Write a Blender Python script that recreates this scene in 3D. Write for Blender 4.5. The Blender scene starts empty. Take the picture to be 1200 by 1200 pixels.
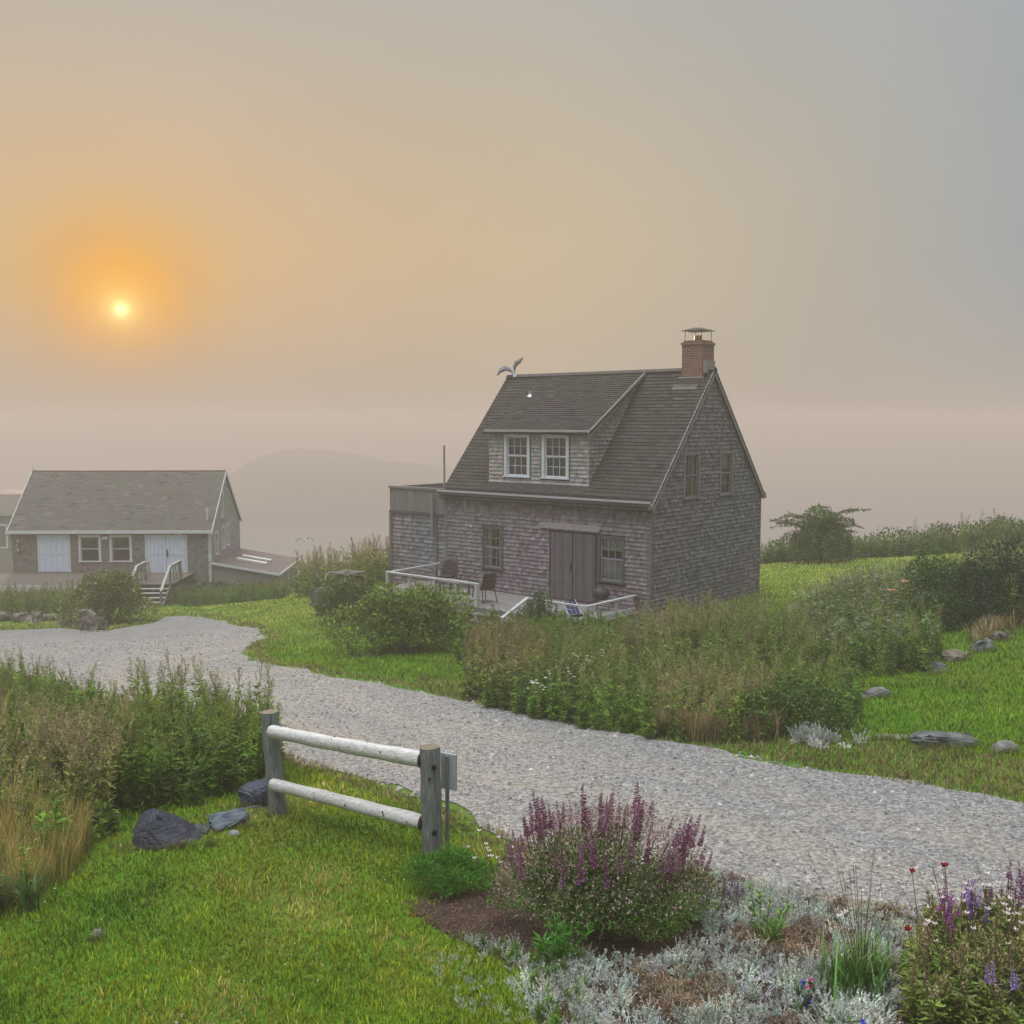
import bpy, bmesh, math, random
import numpy as np
from mathutils import Vector, Matrix, geometry, noise
sc = bpy.context.scene
COL = sc.collection
R = math.radians
rng = np.random.default_rng(7)
random.seed(7)

# ------------------------------------------------------------------ camera, sky, sun, exposure
H = 5.75
TH = math.atan(105 / 1200)
cam = bpy.data.cameras.new('camera')
cam.sensor_width = 36; cam.lens = 36.0
cam.clip_start = 0.1; cam.clip_end = 3000
co = bpy.data.objects.new('camera', cam); COL.objects.link(co)
co.location = (0, 0, H); co.rotation_euler = (R(90) - TH, 0, 0)
sc.camera = co
SUN_AZ = math.atan2(-452, 1200)             # radians from +Y, negative = to the left
SUN_EL = math.atan((495 - 365) / 1200 * math.cos(SUN_AZ)) * 1.0
SD = Vector((math.sin(SUN_AZ) * math.cos(SUN_EL), math.cos(SUN_AZ) * math.cos(SUN_EL), math.sin(SUN_EL)))
sc.view_settings.view_transform = 'Standard'
sc.view_settings.look = 'None'
sc.view_settings.exposure = 0.0
sc.view_settings.gamma = 1.0
sc.render.engine = 'CYCLES'
cy = sc.cycles
cy.max_bounces = 6; cy.diffuse_bounces = 3; cy.glossy_bounces = 2; cy.transmission_bounces = 4
cy.volume_bounces = 1; cy.transparent_max_bounces = 8
cy.use_denoising = True
cy.sample_clamp_indirect = 4.0
cy.caustics_reflective = False; cy.caustics_refractive = False

w = bpy.data.worlds.new('World'); sc.world = w; w.use_nodes = True
nt = w.node_tree; nt.nodes.clear()
def wn(t, **k):
    n = nt.nodes.new(t)
    for a, b in k.items(): setattr(n, a, b)
    return n
def wl(a, b): nt.links.new(a, b)
out = wn('ShaderNodeOutputWorld')
tc = wn('ShaderNodeTexCoord')
dot = wn('ShaderNodeVectorMath', operation='DOT_PRODUCT')
wl(tc.outputs['Generated'], dot.inputs[0]); dot.inputs[1].default_value = SD
ac = wn('ShaderNodeMath', operation='ARCCOSINE'); wl(dot.outputs['Value'], ac.inputs[0])
def ramp(stops, interp='EASE'):
    r = wn('ShaderNodeValToRGB'); cr = r.color_ramp; cr.interpolation = interp
    while len(cr.elements) < len(stops): cr.elements.new(0.5)
    for e, (p, c) in zip(cr.elements, stops):
        e.position = p; e.color = (*c, 1)
    return r
# fog glow around the sun, by angle (position 1 = 80 degrees)
ang = wn('ShaderNodeMath', operation='DIVIDE'); wl(ac.outputs[0], ang.inputs[0]); ang.inputs[1].default_value = R(80)
SKYR = ramp([(0.0, (2.2, 1.6, .55)), (.007, (1.3, .80, .2)), (.014, (1.02, .54, .09)), (.027, (.90, .44, .085)), (.046, (.72, .42, .15)), (.08, (.655, .45, .25)), (.14, (.64, .475, .305)),
             (.30, (.62, .50, .34)), (.46, (.50, .45, .37)), (.62, (.34, .38, .415)), (1.0, (.27, .34, .46))], 'LINEAR')
wl(ang.outputs[0], SKYR.inputs[0])
# the disc itself
disc = wn('ShaderNodeMath', operation='SUBTRACT'); disc.inputs[0].default_value = R(.36); wl(ac.outputs[0], disc.inputs[1])
disc2 = wn('ShaderNodeMath', operation='MULTIPLY', use_clamp=True); wl(disc.outputs[0], disc2.inputs[0]); disc2.inputs[1].default_value = 160
dcol = wn('ShaderNodeMix', data_type='RGBA'); wl(disc2.outputs[0], dcol.inputs['Factor'])
wl(SKYR.outputs[0], dcol.inputs['A']); dcol.inputs['B'].default_value = (3.0, 2.1, .8, 1)
# elevation: greyer near the horizon, with a bright patch added overhead
sep = wn('ShaderNodeSeparateXYZ'); wl(tc.outputs['Generated'], sep.inputs[0])
hz = wn('ShaderNodeMapRange', interpolation_type='SMOOTHSTEP'); wl(sep.outputs['Z'], hz.inputs[0])
hz.inputs[1].default_value = -0.02; hz.inputs[2].default_value = .17; hz.inputs[3].default_value = .8; hz.inputs[4].default_value = 0
mx = wn('ShaderNodeMix', data_type='RGBA'); wl(hz.outputs[0], mx.inputs['Factor']); wl(dcol.outputs['Result'], mx.inputs['A'])
mx.inputs['B'].default_value = (.49, .42, .365, 1)
TD_ = Vector((-.15, -.12, 1)).normalized()   # bright patch added overhead, above the camera's view, to light the ground
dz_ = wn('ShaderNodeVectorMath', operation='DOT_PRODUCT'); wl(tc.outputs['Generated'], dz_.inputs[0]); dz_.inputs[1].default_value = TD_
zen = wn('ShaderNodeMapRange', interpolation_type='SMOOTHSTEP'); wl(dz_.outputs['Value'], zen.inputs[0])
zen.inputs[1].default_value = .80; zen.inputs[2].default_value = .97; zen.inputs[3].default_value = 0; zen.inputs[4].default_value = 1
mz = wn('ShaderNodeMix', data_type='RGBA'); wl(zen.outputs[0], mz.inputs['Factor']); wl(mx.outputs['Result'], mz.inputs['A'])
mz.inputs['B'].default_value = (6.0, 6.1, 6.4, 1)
upz = wn('ShaderNodeMapRange', interpolation_type='SMOOTHSTEP'); wl(sep.outputs['Z'], upz.inputs[0])
upz.inputs[1].default_value = .14; upz.inputs[2].default_value = .46; upz.inputs[3].default_value = 0; upz.inputs[4].default_value = .75
mu = wn('ShaderNodeMix', data_type='RGBA'); wl(upz.outputs[0], mu.inputs['Factor']); wl(mx.outputs['Result'], mu.inputs['A']); mu.inputs['B'].default_value = (.42, .445, .46, 1)
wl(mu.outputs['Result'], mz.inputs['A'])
# faint large mottling of the fog
nz = wn('ShaderNodeTexNoise'); wl(tc.outputs['Generated'], nz.inputs['Vector']); nz.inputs['Scale'].default_value = 3.0; nz.inputs['Detail'].default_value = 3
nr = wn('ShaderNodeMapRange'); wl(nz.outputs['Fac'], nr.inputs[0]); nr.inputs[3].default_value = .93; nr.inputs[4].default_value = 1.07
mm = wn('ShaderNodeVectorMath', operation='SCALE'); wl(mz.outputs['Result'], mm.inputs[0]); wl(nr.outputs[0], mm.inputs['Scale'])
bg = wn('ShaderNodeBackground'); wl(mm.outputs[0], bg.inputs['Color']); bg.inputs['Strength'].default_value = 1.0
sky = wn('ShaderNodeTexSky'); sky.sky_type = 'NISHITA'; sky.sun_disc = False
sky.sun_elevation = SUN_EL; sky.sun_rotation = SUN_AZ; sky.dust_density = 6; sky.air_density = 1.5
bg2 = wn('ShaderNodeBackground'); wl(sky.outputs[0], bg2.inputs['Color']); bg2.inputs['Strength'].default_value = .05
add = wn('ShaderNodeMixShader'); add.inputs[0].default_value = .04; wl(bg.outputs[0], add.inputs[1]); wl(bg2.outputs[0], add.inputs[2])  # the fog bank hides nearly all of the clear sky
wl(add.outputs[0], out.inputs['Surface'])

sl = bpy.data.lights.new('sun', 'SUN'); sl.energy = 3.2; sl.angle = R(9); sl.color = (1, .74, .45)
so = bpy.data.objects.new('sun', sl); COL.objects.link(so)
so.rotation_euler = SD.to_track_quat('Z', 'Y').to_euler()
HAZE_DENSITY = .0042
HAZE_G = .15

# ------------------------------------------------------------------ helpers: rays of the reference picture -> places in the world
O = np.array([0, 0, H])
def ray(px, py):
    x = (px - 600) / 1200.; y = (600 - py) / 1200.
    return np.array([x, math.cos(TH) + y * math.sin(TH), -math.sin(TH) + y * math.cos(TH)])
def atz(px, py, z):
    d = ray(px, py); return O + d * ((z - H) / d[2])
def atY(px, py, Y):
    d = ray(px, py); return O + d * (Y / d[1])

CTRL = [atz(*p) for p in [
    (0,1200,1.3),(600,1200,1.35),(1200,1200,1.5),(300,1060,1.2),(508,1008,1.2),(327,952,1.2),(610,955,1.1),(850,1000,1.2),(1200,1060,1.35),
    (0,1000,1.15),(150,950,1.15),(850,930,1.05),(1200,960,1.2),(540,880,.85),(400,830,.5),(250,800,.15),(100,780,-.4),(0,760,-.8),(200,730,-1.8),
    (762,730,0),(889,697,0),(457,685,-.1),(480,762,-.05),(360,715,-1.0),(420,790,.3),(350,750,-.35),(200,712,-2.4),(178,712,-3.6),(0,730,-2.6),
    (340,702,-2.2),(400,690,-1.5),(965,658,-.3),(1100,650,0),(1200,640,.5),(900,690,0),(1000,690,.2),(1150,860,1.0),(1190,780,1.1),(1180,720,1.2),
    (1190,680,1.0),(950,780,.5),(1000,840,.85),(700,800,.35),(650,850,.75),(0,850,.6)]]
CTRL += [np.array(p) for p in [
    (-24,53,-3.6),(-17,56,-3.7),(-13,57,-3.9),(-12,62,-4.4),(-18,70,-6.),(-30,66,-5.5),(-45,92,-8.5),(-11,72,-9.),(-4,58,-5.),(3,62,-5.),(14,60,-4.5),
    (24,62,-3.),(40,62,-2.),(60,60,-1.),(14,80,-11),(40,85,-10),(-60,70,-6),(-60,30,-2.),(-20,28,-.9),(0,0,1.5),(-15,4,1.2),(15,4,1.8),(-40,0,.5),(45,5,2.5),(30,25,1.6),(60,30,2.),(0,-15,1.8)]]
CTRL = np.array(CTRL, float)
def _phi(r2): return .5 * r2 * np.log(r2 + 1e-9)
_n = len(CTRL); _K = _phi(((CTRL[:, None, :2] - CTRL[None, :, :2]) ** 2).sum(-1)) + np.eye(_n) * .8
_P = np.c_[np.ones(_n), CTRL[:, :2]]
_A = np.block([[_K, _P], [_P.T, np.zeros((3, 3))]])
_W = np.linalg.solve(_A, np.r_[CTRL[:, 2], 0, 0, 0])
GX0, GX1, GY0, GY1, GS = -80., 80., -14., 110., .5
gx = np.arange(GX0, GX1 + .01, GS); gy = np.arange(GY0, GY1 + .01, GS)
def _tps(x, y):
    p = np.c_[x.ravel(), y.ravel()]; o = np.empty(len(p))
    for i in range(0, len(p), 20000):
        q = p[i:i + 20000]
        o[i:i + 20000] = _phi(((q[:, None] - CTRL[None, :, :2]) ** 2).sum(-1)) @ _W[:_n] + _W[_n] + q @ _W[_n + 1:]
    return o.reshape(x.shape)
XX, YY = np.meshgrid(gx, gy)
ZZ = _tps(XX, YY)
def wav(x, y):
    return (np.sin(x * 1.1 + 1.3 * np.sin(y * .7)) * np.cos(y * .9 + x * .3) * .025 + np.sin(x * .43 + y * .6 + 2) * .03)
ZZ = ZZ + wav(XX, YY)
_far = np.clip((YY - 66) / 24, 0, None) + np.clip((np.abs(XX) - 62) / 12, 0, None)
_keep = np.exp(-(((XX + 47) / 9) ** 2 + ((YY - 94) / 9) ** 2))
ZZ = np.where(_far > 0, ZZ - _far * 19 * (1 - _keep), ZZ)
ZZ = np.clip(ZZ, -35, 4)
def hgt(x, y):
    x = np.asarray(x, float); y = np.asarray(y, float)
    fx = np.clip((x - GX0) / GS, 0, len(gx) - 1.001); fy = np.clip((y - GY0) / GS, 0, len(gy) - 1.001)
    i = fx.astype(int); j = fy.astype(int); a = fx - i; b = fy - j
    return (ZZ[j, i] * (1 - a) + ZZ[j, i + 1] * a) * (1 - b) + (ZZ[j + 1, i] * (1 - a) + ZZ[j + 1, i + 1] * a) * b
def G(px, py, near=3., far=100.):
    d = ray(px, py); t = near / d[1]; st = .05
    while t < far:
        p = O + d * t
        if p[2] < hgt(p[0], p[1]): break
        t += st * (1 + t * .02)
    p = O + d * t
    return Vector((p[0], p[1], float(hgt(p[0], p[1]))))

# ------------------------------------------------------------------ mesh helpers
class Bag:
    """collects quads and triangles with a colour per vertex and builds ONE mesh object"""
    def __init__(s): s.v = []; s.c = []; s.f = []; s.m = []; s.sm = []; s.n = 0
    def add(s, V, F, col=(1, 1, 1), mat=0, smooth=False):
        V = np.asarray(V, float).reshape(-1, 3); F = np.asarray(F, int)
        if len(F) == 0: return s
        c = np.asarray(col, float)
        if c.ndim == 1: c = np.tile(c[:3], (len(V), 1))
        s.v.append(V); s.c.append(c); s.f.append(F + s.n); s.n += len(V)
        s.m.append(np.full(len(F), mat)); s.sm.append(np.full(len(F), smooth)); return s
    def quads(s, Q, col=(1, 1, 1), mat=0, smooth=False):
        Q = np.asarray(Q, float).reshape(-1, 4, 3); n = len(Q)
        c = np.asarray(col, float)
        if c.ndim == 2 and len(c) == n: c = np.repeat(c, 4, 0)
        return s.add(Q.reshape(-1, 3), np.arange(4 * n).reshape(n, 4), c, mat, smooth)
    def box(s, a, b, col=(1, 1, 1), mat=0, M=None):
        x0, y0, z0 = np.minimum(a, b); x1, y1, z1 = np.maximum(a, b)
        V = np.array([(x0,y0,z0),(x1,y0,z0),(x1,y1,z0),(x0,y1,z0),(x0,y0,z1),(x1,y0,z1),(x1,y1,z1),(x0,y1,z1)])
        if M is not None: V = V @ np.array(M.to_3x3()).T + np.array(M.translation)
        return s.add(V, [(0,3,2,1),(4,5,6,7),(0,1,5,4),(1,2,6,5),(2,3,7,6),(3,0,4,7)], col, mat)
    def tube(s, P, r, n=8, col=(1, 1, 1), mat=0, cap=True, smooth=True):
        P = np.asarray(P, float); k = len(P); r = np.broadcast_to(np.asarray(r, float), (k,))
        T = np.gradient(P, axis=0); T /= np.linalg.norm(T, axis=1)[:, None] + 1e-9
        ref = np.array([0, 0, 1.]) if abs(T[0][2]) < .9 else np.array([1., 0, 0])
        V = []
        for i in range(k):
            u = np.cross(T[i], ref); u /= np.linalg.norm(u) + 1e-9; v = np.cross(T[i], u)
            for j in range(n):
                t = 2 * math.pi * j / n; V.append(P[i] + r[i] * (u * math.cos(t) + v * math.sin(t)))
        F = [(i*n+j, i*n+(j+1) % n, (i+1)*n+(j+1) % n, (i+1)*n+j) for i in range(k-1) for j in range(n)]
        s.add(V, F, col, mat, smooth)
        if cap:
            for e in (0, k - 1):
                c = P[e]; ring = [V[e*n+j] for j in range(n)]
                VV = [c] + ring
                s.add(VV, [(0, 1+j, 1+(j+1) % n) for j in range(n)], col, mat)
        return s
    def beam(s, a, b, w, d, col=(1, 1, 1), mat=0, up=(0, 0, 1)):
        a = Vector(a); b = Vector(b); t = b - a; L = t.length; t.normalize()
        u = Vector(up); u = (u - t * u.dot(t)).normalized(); sd = t.cross(u)
        M = Matrix((( *sd, 0), (*t, 0), (*u, 0), (0, 0, 0, 1))).transposed()
        M.translation = a
        return s.box((-w / 2, 0, -d / 2), (w / 2, L, d / 2), col, mat, M)
    def build(s, name, mats, parent=None, loc=None, rotz=0):
        me = bpy.data.meshes.new(name)
        V = np.concatenate(s.v); C = np.concatenate(s.c)
        tot = sum(len(f) for f in s.f); ls = np.concatenate([f.ravel() for f in s.f])
        cnt = np.concatenate([np.full(len(f), f.shape[1]) for f in s.f])
        me.vertices.add(len(V)); me.vertices.foreach_set('co', V.ravel().astype(np.float32))
        me.loops.add(len(ls)); me.loops.foreach_set('vertex_index', ls.astype(np.int32))
        me.polygons.add(tot); st = np.r_[0, np.cumsum(cnt)[:-1]]
        me.polygons.foreach_set('loop_start', st.astype(np.int32)); me.polygons.foreach_set('loop_total', cnt.astype(np.int32))
        me.polygons.foreach_set('material_index', np.concatenate(s.m).astype(np.int32))
        me.polygons.foreach_set('use_smooth', np.concatenate(s.sm).astype(bool))
        at = me.color_attributes.new('Col', 'FLOAT_COLOR', 'POINT')
        at.data.foreach_set('color', np.c_[C, np.ones(len(C))].ravel().astype(np.float32))
        me.update(calc_edges=True); me.validate()
        for m in (mats if isinstance(mats, (list, tuple)) else [mats]): me.materials.append(m)
        o = bpy.data.objects.new(name, me); COL.objects.link(o)
        if parent: o.parent = parent
        if loc is not None: o.location = loc
        o.rotation_euler.z = rotz
        return o
def tag(o, label=None, cat=None, group=None, kind=None):
    if label: o['label'] = label
    if cat: o['category'] = cat
    if group: o['group'] = group
    if kind: o['kind'] = kind
    return o
def empty(name, loc, rz=0, label=None, cat=None, group=None):
    o = bpy.data.objects.new(name, None); COL.objects.link(o); o.location = loc; o.rotation_euler.z = rz
    o.empty_display_size = .2
    return tag(o, label, cat, group)
def nrm(a): return a / (np.linalg.norm(a, axis=-1, keepdims=True) + 1e-9)
def vary(col, n, amt=.25, r=None):
    r = r or rng
    c = np.tile(np.array(col, float), (n, 1)); k = 1 + (r.random((n, 1)) * 2 - 1) * amt
    return np.clip(c * k * (1 + (r.random((n, 3)) * 2 - 1) * amt * .35), 0, 1)
def inpoly(x, y, P):
    x = np.asarray(x); y = np.asarray(y); ins = np.zeros(x.shape, bool); j = len(P) - 1
    for i in range(len(P)):
        xi, yi = P[i][0], P[i][1]; xj, yj = P[j][0], P[j][1]
        c = ((yi > y) != (yj > y)) & (x < (xj - xi) * (y - yi) / ((yj - yi) + 1e-12) + xi)
        ins ^= c; j = i
    return ins

# ------------------------------------------------------------------ materials
def newmat(name):
    m = bpy.data.materials.new(name); m.use_nodes = True; t = m.node_tree; t.nodes.clear()
    return m, t, (lambda ty, **k: _mk(t, ty, k))
def _mk(t, ty, k):
    n = t.nodes.new(ty)
    for a, b in k.items(): setattr(n, a, b)
    return n
def mat(name, base=(1, 1, 1), rough=.8, ns=8., namt=.25, bump=.0, bscale=40., stretch=(1, 1, 1), attr=True, spec=.3, metal=0., trans=0., hue=None, hs=.5):
    """attribute colour x base x noise, with bump; trans > 0 mixes translucency (leaves)"""
    m, t, N = newmat(name); L = t.links.new
    o = N('ShaderNodeOutputMaterial'); tcn = N('ShaderNodeTexCoord'); mp = N('ShaderNodeMapping'); mp.inputs['Scale'].default_value = stretch
    L(tcn.outputs['Object'], mp.inputs[0])
    n1 = N('ShaderNodeTexNoise'); n1.inputs['Scale'].default_value = ns; n1.inputs['Detail'].default_value = 5; L(mp.outputs[0], n1.inputs['Vector'])
    mr = N('ShaderNodeMapRange'); L(n1.outputs['Fac'], mr.inputs[0]); mr.inputs[1].default_value = .3; mr.inputs[2].default_value = .7
    mr.inputs[3].default_value = 1 - namt; mr.inputs[4].default_value = 1 + namt
    s = N('ShaderNodeVectorMath', operation='SCALE'); L(mr.outputs[0], s.inputs['Scale'])
    if attr:
        a = N('ShaderNodeAttribute'); a.attribute_name = 'Col'
        q = N('ShaderNodeVectorMath', operation='MULTIPLY'); L(a.outputs['Color'], q.inputs[0]); q.inputs[1].default_value = base; L(q.outputs[0], s.inputs[0])
    else: s.inputs[0].default_value = base
    colout = s.outputs[0]
    if hue:
        n3 = N('ShaderNodeTexNoise'); n3.inputs['Scale'].default_value = hs; n3.inputs['Detail'].default_value = 3; L(tcn.outputs['Object'], n3.inputs['Vector'])
        r = N('ShaderNodeValToRGB'); L(n3.outputs['Fac'], r.inputs[0]); cr = r.color_ramp
        while len(cr.elements) < len(hue): cr.elements.new(.5)
        for i, (e, c) in enumerate(zip(cr.elements, hue)): e.position = .32 + .36 * i / (len(hue) - 1); e.color = (*c, 1)
        q = N('ShaderNodeVectorMath', operation='MULTIPLY'); L(colout, q.inputs[0]); L(r.outputs[0], q.inputs[1]); colout = q.outputs[0]
    p = N('ShaderNodeBsdfPrincipled'); L(colout, p.inputs['Base Color']); p.inputs['Roughness'].default_value = rough
    p.inputs['Specular IOR Level'].default_value = spec; p.inputs['Metallic'].default_value = metal
    last = p.outputs[0]
    if bump:
        n2 = N('ShaderNodeTexNoise'); n2.inputs['Scale'].default_value = bscale; n2.inputs['Detail'].default_value = 4; L(mp.outputs[0], n2.inputs['Vector'])
        b = N('ShaderNodeBump'); b.inputs['Strength'].default_value = bump; b.inputs['Distance'].default_value = .02; L(n2.outputs['Fac'], b.inputs['Height']); L(b.outputs[0], p.inputs['Normal'])
    if trans:
        tr = N('ShaderNodeBsdfTranslucent'); L(colout, tr.inputs[0]); mxs = N('ShaderNodeMixShader'); mxs.inputs[0].default_value = trans
        L(last, mxs.inputs[1]); L(tr.outputs[0], mxs.inputs[2]); last = mxs.outputs[0]
    L(last, o.inputs['Surface'])
    return m
M = {}
M['leaf'] = mat('leaf', rough=.5, ns=2.5, namt=.3, trans=.14, spec=.4)
M['grass'] = mat('grass_blade', rough=.65, ns=1.2, namt=.3, trans=.3, spec=.2)
M['petal'] = mat('petal', rough=.7, ns=20, namt=.1, trans=.3, spec=.2)
M['stem'] = mat('stem', rough=.8, ns=10, namt=.2, spec=.2)
M['shingle'] = mat('weathered_shingle', rough=.9, ns=9, namt=.22, stretch=(3, 3, .35), bump=.4, bscale=60, hue=[(1.12, .92, 1.12), (1, 1.0, .96), (.84, 1.02, 1.06)], hs=.3, spec=.2)
M['roofing'] = mat('roof_shingle', rough=.93, ns=10, namt=.25, bump=.4, bscale=90, hue=[(1.05, .95, 1.08), (1, 1, .97), (.97, 1.04, .93)], hs=.5, spec=.2)
M['oldwood'] = mat('weathered_wood', rough=.88, ns=12, namt=.3, stretch=(6, 6, .6), bump=.5, bscale=30, spec=.2)
M['paint'] = mat('painted_wood', rough=.55, ns=5, namt=.08, bump=.1, bscale=30)
M['darkwood'] = mat('dark_interior_wood', rough=.9, ns=5, namt=.1)
M['cloth'] = mat('curtain_cloth', rough=.95, ns=12, namt=.12)
M['brick'] = None
M['metal'] = mat('dull_metal', rough=.45, metal=.6, ns=20, namt=.12)
M['plastic'] = mat('moulded_plastic', rough=.5, ns=10, namt=.08)
M['rock'] = mat('rock', rough=.9, ns=5, namt=.45, bump=1., bscale=12, spec=.25, hue=[(.65, .75, .6), (1, 1, 1), (1.35, 1.35, 1.2)], hs=4)
M['slate'] = mat('slate_rock', rough=.6, ns=7, namt=.45, bump=1., bscale=14, stretch=(1, 1, 3), spec=.4, hue=[(.7, .8, .95), (1, 1, 1), (1.7, 1.7, 1.55)], hs=5)
M['log'] = mat('peeled_log', rough=.8, ns=10, namt=.18, stretch=(.6, .6, .6), bump=.5, bscale=60, spec=.2)
M['postwood'] = mat('post_wood', rough=.85, ns=14, namt=.4, stretch=(5, 5, .35), bump=.8, bscale=22, spec=.25)
M['railwood'] = mat('rail_wood', rough=.8, ns=12, namt=.2, stretch=(.4, 4, 4), bump=.5, bscale=22, spec=.25)
M['gull'] = mat('gull_feather', rough=.8, ns=20, namt=.08)
M['mulch'] = mat('mulch_chip', rough=.95, ns=30, namt=.3)
M['stone'] = mat('gravel_stone', rough=.85, ns=9, namt=.2)
# brick
m, t, N = newmat('brick'); L = t.links.new
o_ = N('ShaderNodeOutputMaterial'); p_ = N('ShaderNodeBsdfPrincipled'); b_ = N('ShaderNodeTexBrick'); tc_ = N('ShaderNodeTexCoord'); mp_ = N('ShaderNodeMapping')
sx_ = N('ShaderNodeSeparateXYZ'); cx_ = N('ShaderNodeCombineXYZ'); ad_ = N('ShaderNodeMath', operation='ADD')
L(tc_.outputs['Object'], sx_.inputs[0]); L(sx_.outputs[0], ad_.inputs[0]); L(sx_.outputs[1], ad_.inputs[1]); L(ad_.outputs[0], cx_.inputs[0]); L(sx_.outputs[2], cx_.inputs[1])
L(cx_.outputs[0], b_.inputs['Vector']); b_.inputs['Scale'].default_value = 1; b_.inputs['Brick Width'].default_value = .2; b_.inputs['Row Height'].default_value = .068
b_.inputs['Mortar Size'].default_value = .008; b_.inputs['Color1'].default_value = (.26, .10, .07, 1); b_.inputs['Color2'].default_value = (.17, .075, .055, 1); b_.inputs['Mortar'].default_value = (.3, .26, .23, 1)
L(b_.outputs[0], p_.inputs['Base Color']); p_.inputs['Roughness'].default_value = .9
bb_ = N('ShaderNodeBump'); bb_.inputs['Strength'].default_value = .6; bb_.inputs['Distance'].default_value = .01; bb_.invert = True; L(b_.outputs['Fac'], bb_.inputs['Height']); L(bb_.outputs[0], p_.inputs['Normal'])
L(p_.outputs[0], o_.inputs[0]); M['brick'] = m
# window glass: mostly clear with a reflection
m, t, N = newmat('window_glass'); L = t.links.new
o_ = N('ShaderNodeOutputMaterial'); g_ = N('ShaderNodeBsdfGlossy'); g_.inputs['Roughness'].default_value = .04; tr_ = N('ShaderNodeBsdfTransparent'); tr_.inputs[0].default_value = (.8, .84, .84, 1)
f_ = N('ShaderNodeFresnel'); f_.inputs[0].default_value = 1.5; ml_ = N('ShaderNodeMath', operation='MULTIPLY_ADD'); L(f_.outputs[0], ml_.inputs[0]); ml_.inputs[1].default_value = .9; ml_.inputs[2].default_value = .04
x_ = N('ShaderNodeMixShader'); L(ml_.outputs[0], x_.inputs[0]); L(tr_.outputs[0], x_.inputs[1]); L(g_.outputs[0], x_.inputs[2]); L(x_.outputs[0], o_.inputs[0]); M['glass'] = m
# ground, road, bed, sea
def groundmat(name, stops, scale, bscale, bump, det=8):
    m, t, N = newmat(name); L = t.links.new
    o = N('ShaderNodeOutputMaterial'); p = N('ShaderNodeBsdfPrincipled'); tcn = N('ShaderNodeTexCoord')
    n = N('ShaderNodeTexNoise'); n.inputs['Scale'].default_value = scale; n.inputs['Detail'].default_value = det; n.inputs['Roughness'].default_value = .68; L(tcn.outputs['Object'], n.inputs['Vector'])
    r = N('ShaderNodeValToRGB'); L(n.outputs['Fac'], r.inputs[0]); cr = r.color_ramp
    while len(cr.elements) < len(stops): cr.elements.new(.5)
    for e, (q, c) in zip(cr.elements, stops): e.position = q; e.color = (*c, 1)
    n2 = N('ShaderNodeTexNoise'); n2.inputs['Scale'].default_value = bscale; n2.inputs['Detail'].default_value = 4; L(tcn.outputs['Object'], n2.inputs['Vector'])
    mr = N('ShaderNodeMapRange'); L(n2.outputs['Fac'], mr.inputs[0]); mr.inputs[3].default_value = .6; mr.inputs[4].default_value = 1.4
    s = N('ShaderNodeVectorMath', operation='SCALE'); L(r.outputs[0], s.inputs[0]); L(mr.outputs[0], s.inputs['Scale'])
    L(s.outputs[0], p.inputs['Base Color']); p.inputs['Roughness'].default_value = .95; p.inputs['Specular IOR Level'].default_value = .15
    b = N('ShaderNodeBump'); b.inputs['Strength'].default_value = bump; b.inputs['Distance'].default_value = .04; L(n2.outputs['Fac'], b.inputs['Height']); L(b.outputs[0], p.inputs['Normal'])
    L(p.outputs[0], o.inputs[0]); return m
M['turf'] = groundmat('turf', [(.3, (.12, .13, .02)), (.45, (.09, .17, .012)), (.6, (.07, .18, .01)), (.75, (.2, .2, .05))], .45, 18, .7)
M['bed'] = groundmat('bed_soil', [(.3, (.03, .02, .015)), (.5, (.06, .04, .03)), (.7, (.1, .07, .05))], 6, 40, 1)
# gravel: voronoi stones over a sandy bed
m, t, N = newmat('gravel'); L = t.links.new
o_ = N('ShaderNodeOutputMaterial'); p_ = N('ShaderNodeBsdfPrincipled'); tc_ = N('ShaderNodeTexCoord')
v1 = N('ShaderNodeTexVoronoi'); v1.inputs['Scale'].default_value = 26; L(tc_.outputs['Object'], v1.inputs['Vector'])
v2 = N('ShaderNodeTexVoronoi'); v2.inputs['Scale'].default_value = 60; L(tc_.outputs['Object'], v2.inputs['Vector'])
n1 = N('ShaderNodeTexNoise'); n1.inputs['Scale'].default_value = .55; n1.inputs['Detail'].default_value = 6; n1.inputs['Roughness'].default_value = .65; L(tc_.outputs['Object'], n1.inputs['Vector'])
r1 = N('ShaderNodeValToRGB'); L(n1.outputs['Fac'], r1.inputs[0]); cr = r1.color_ramp; cr.elements[0].position = .36; cr.elements[0].color = (.35, .335, .305, 1); cr.elements[1].position = .62; cr.elements[1].color = (.30, .30, .298, 1)
sp_ = N('ShaderNodeSeparateColor'); L(v1.outputs['Color'], sp_.inputs[0]); m1 = N('ShaderNodeMapRange'); L(sp_.outputs[0], m1.inputs[0]); m1.inputs[3].default_value = .5; m1.inputs[4].default_value = 1.4
at_ = N('ShaderNodeAttribute'); at_.attribute_name = 'Col'
n5 = N('ShaderNodeTexNoise'); n5.inputs['Scale'].default_value = 2.2; n5.inputs['Detail'].default_value = 5; L(tc_.outputs['Object'], n5.inputs['Vector'])
mt_ = N('ShaderNodeMath', operation='MULTIPLY'); L(at_.outputs['Fac'], mt_.inputs[0]); L(n5.outputs['Fac'], mt_.inputs[1])
mt2 = N('ShaderNodeMath', operation='MULTIPLY', use_clamp=True); L(mt_.outputs[0], mt2.inputs[0]); mt2.inputs[1].default_value = 1.7
mc_ = N('ShaderNodeMix', data_type='RGBA'); L(mt2.outputs[0], mc_.inputs['Factor']); L(r1.outputs[0], mc_.inputs['A']); mc_.inputs['B'].default_value = (.35, .335, .30, 1)
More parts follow.
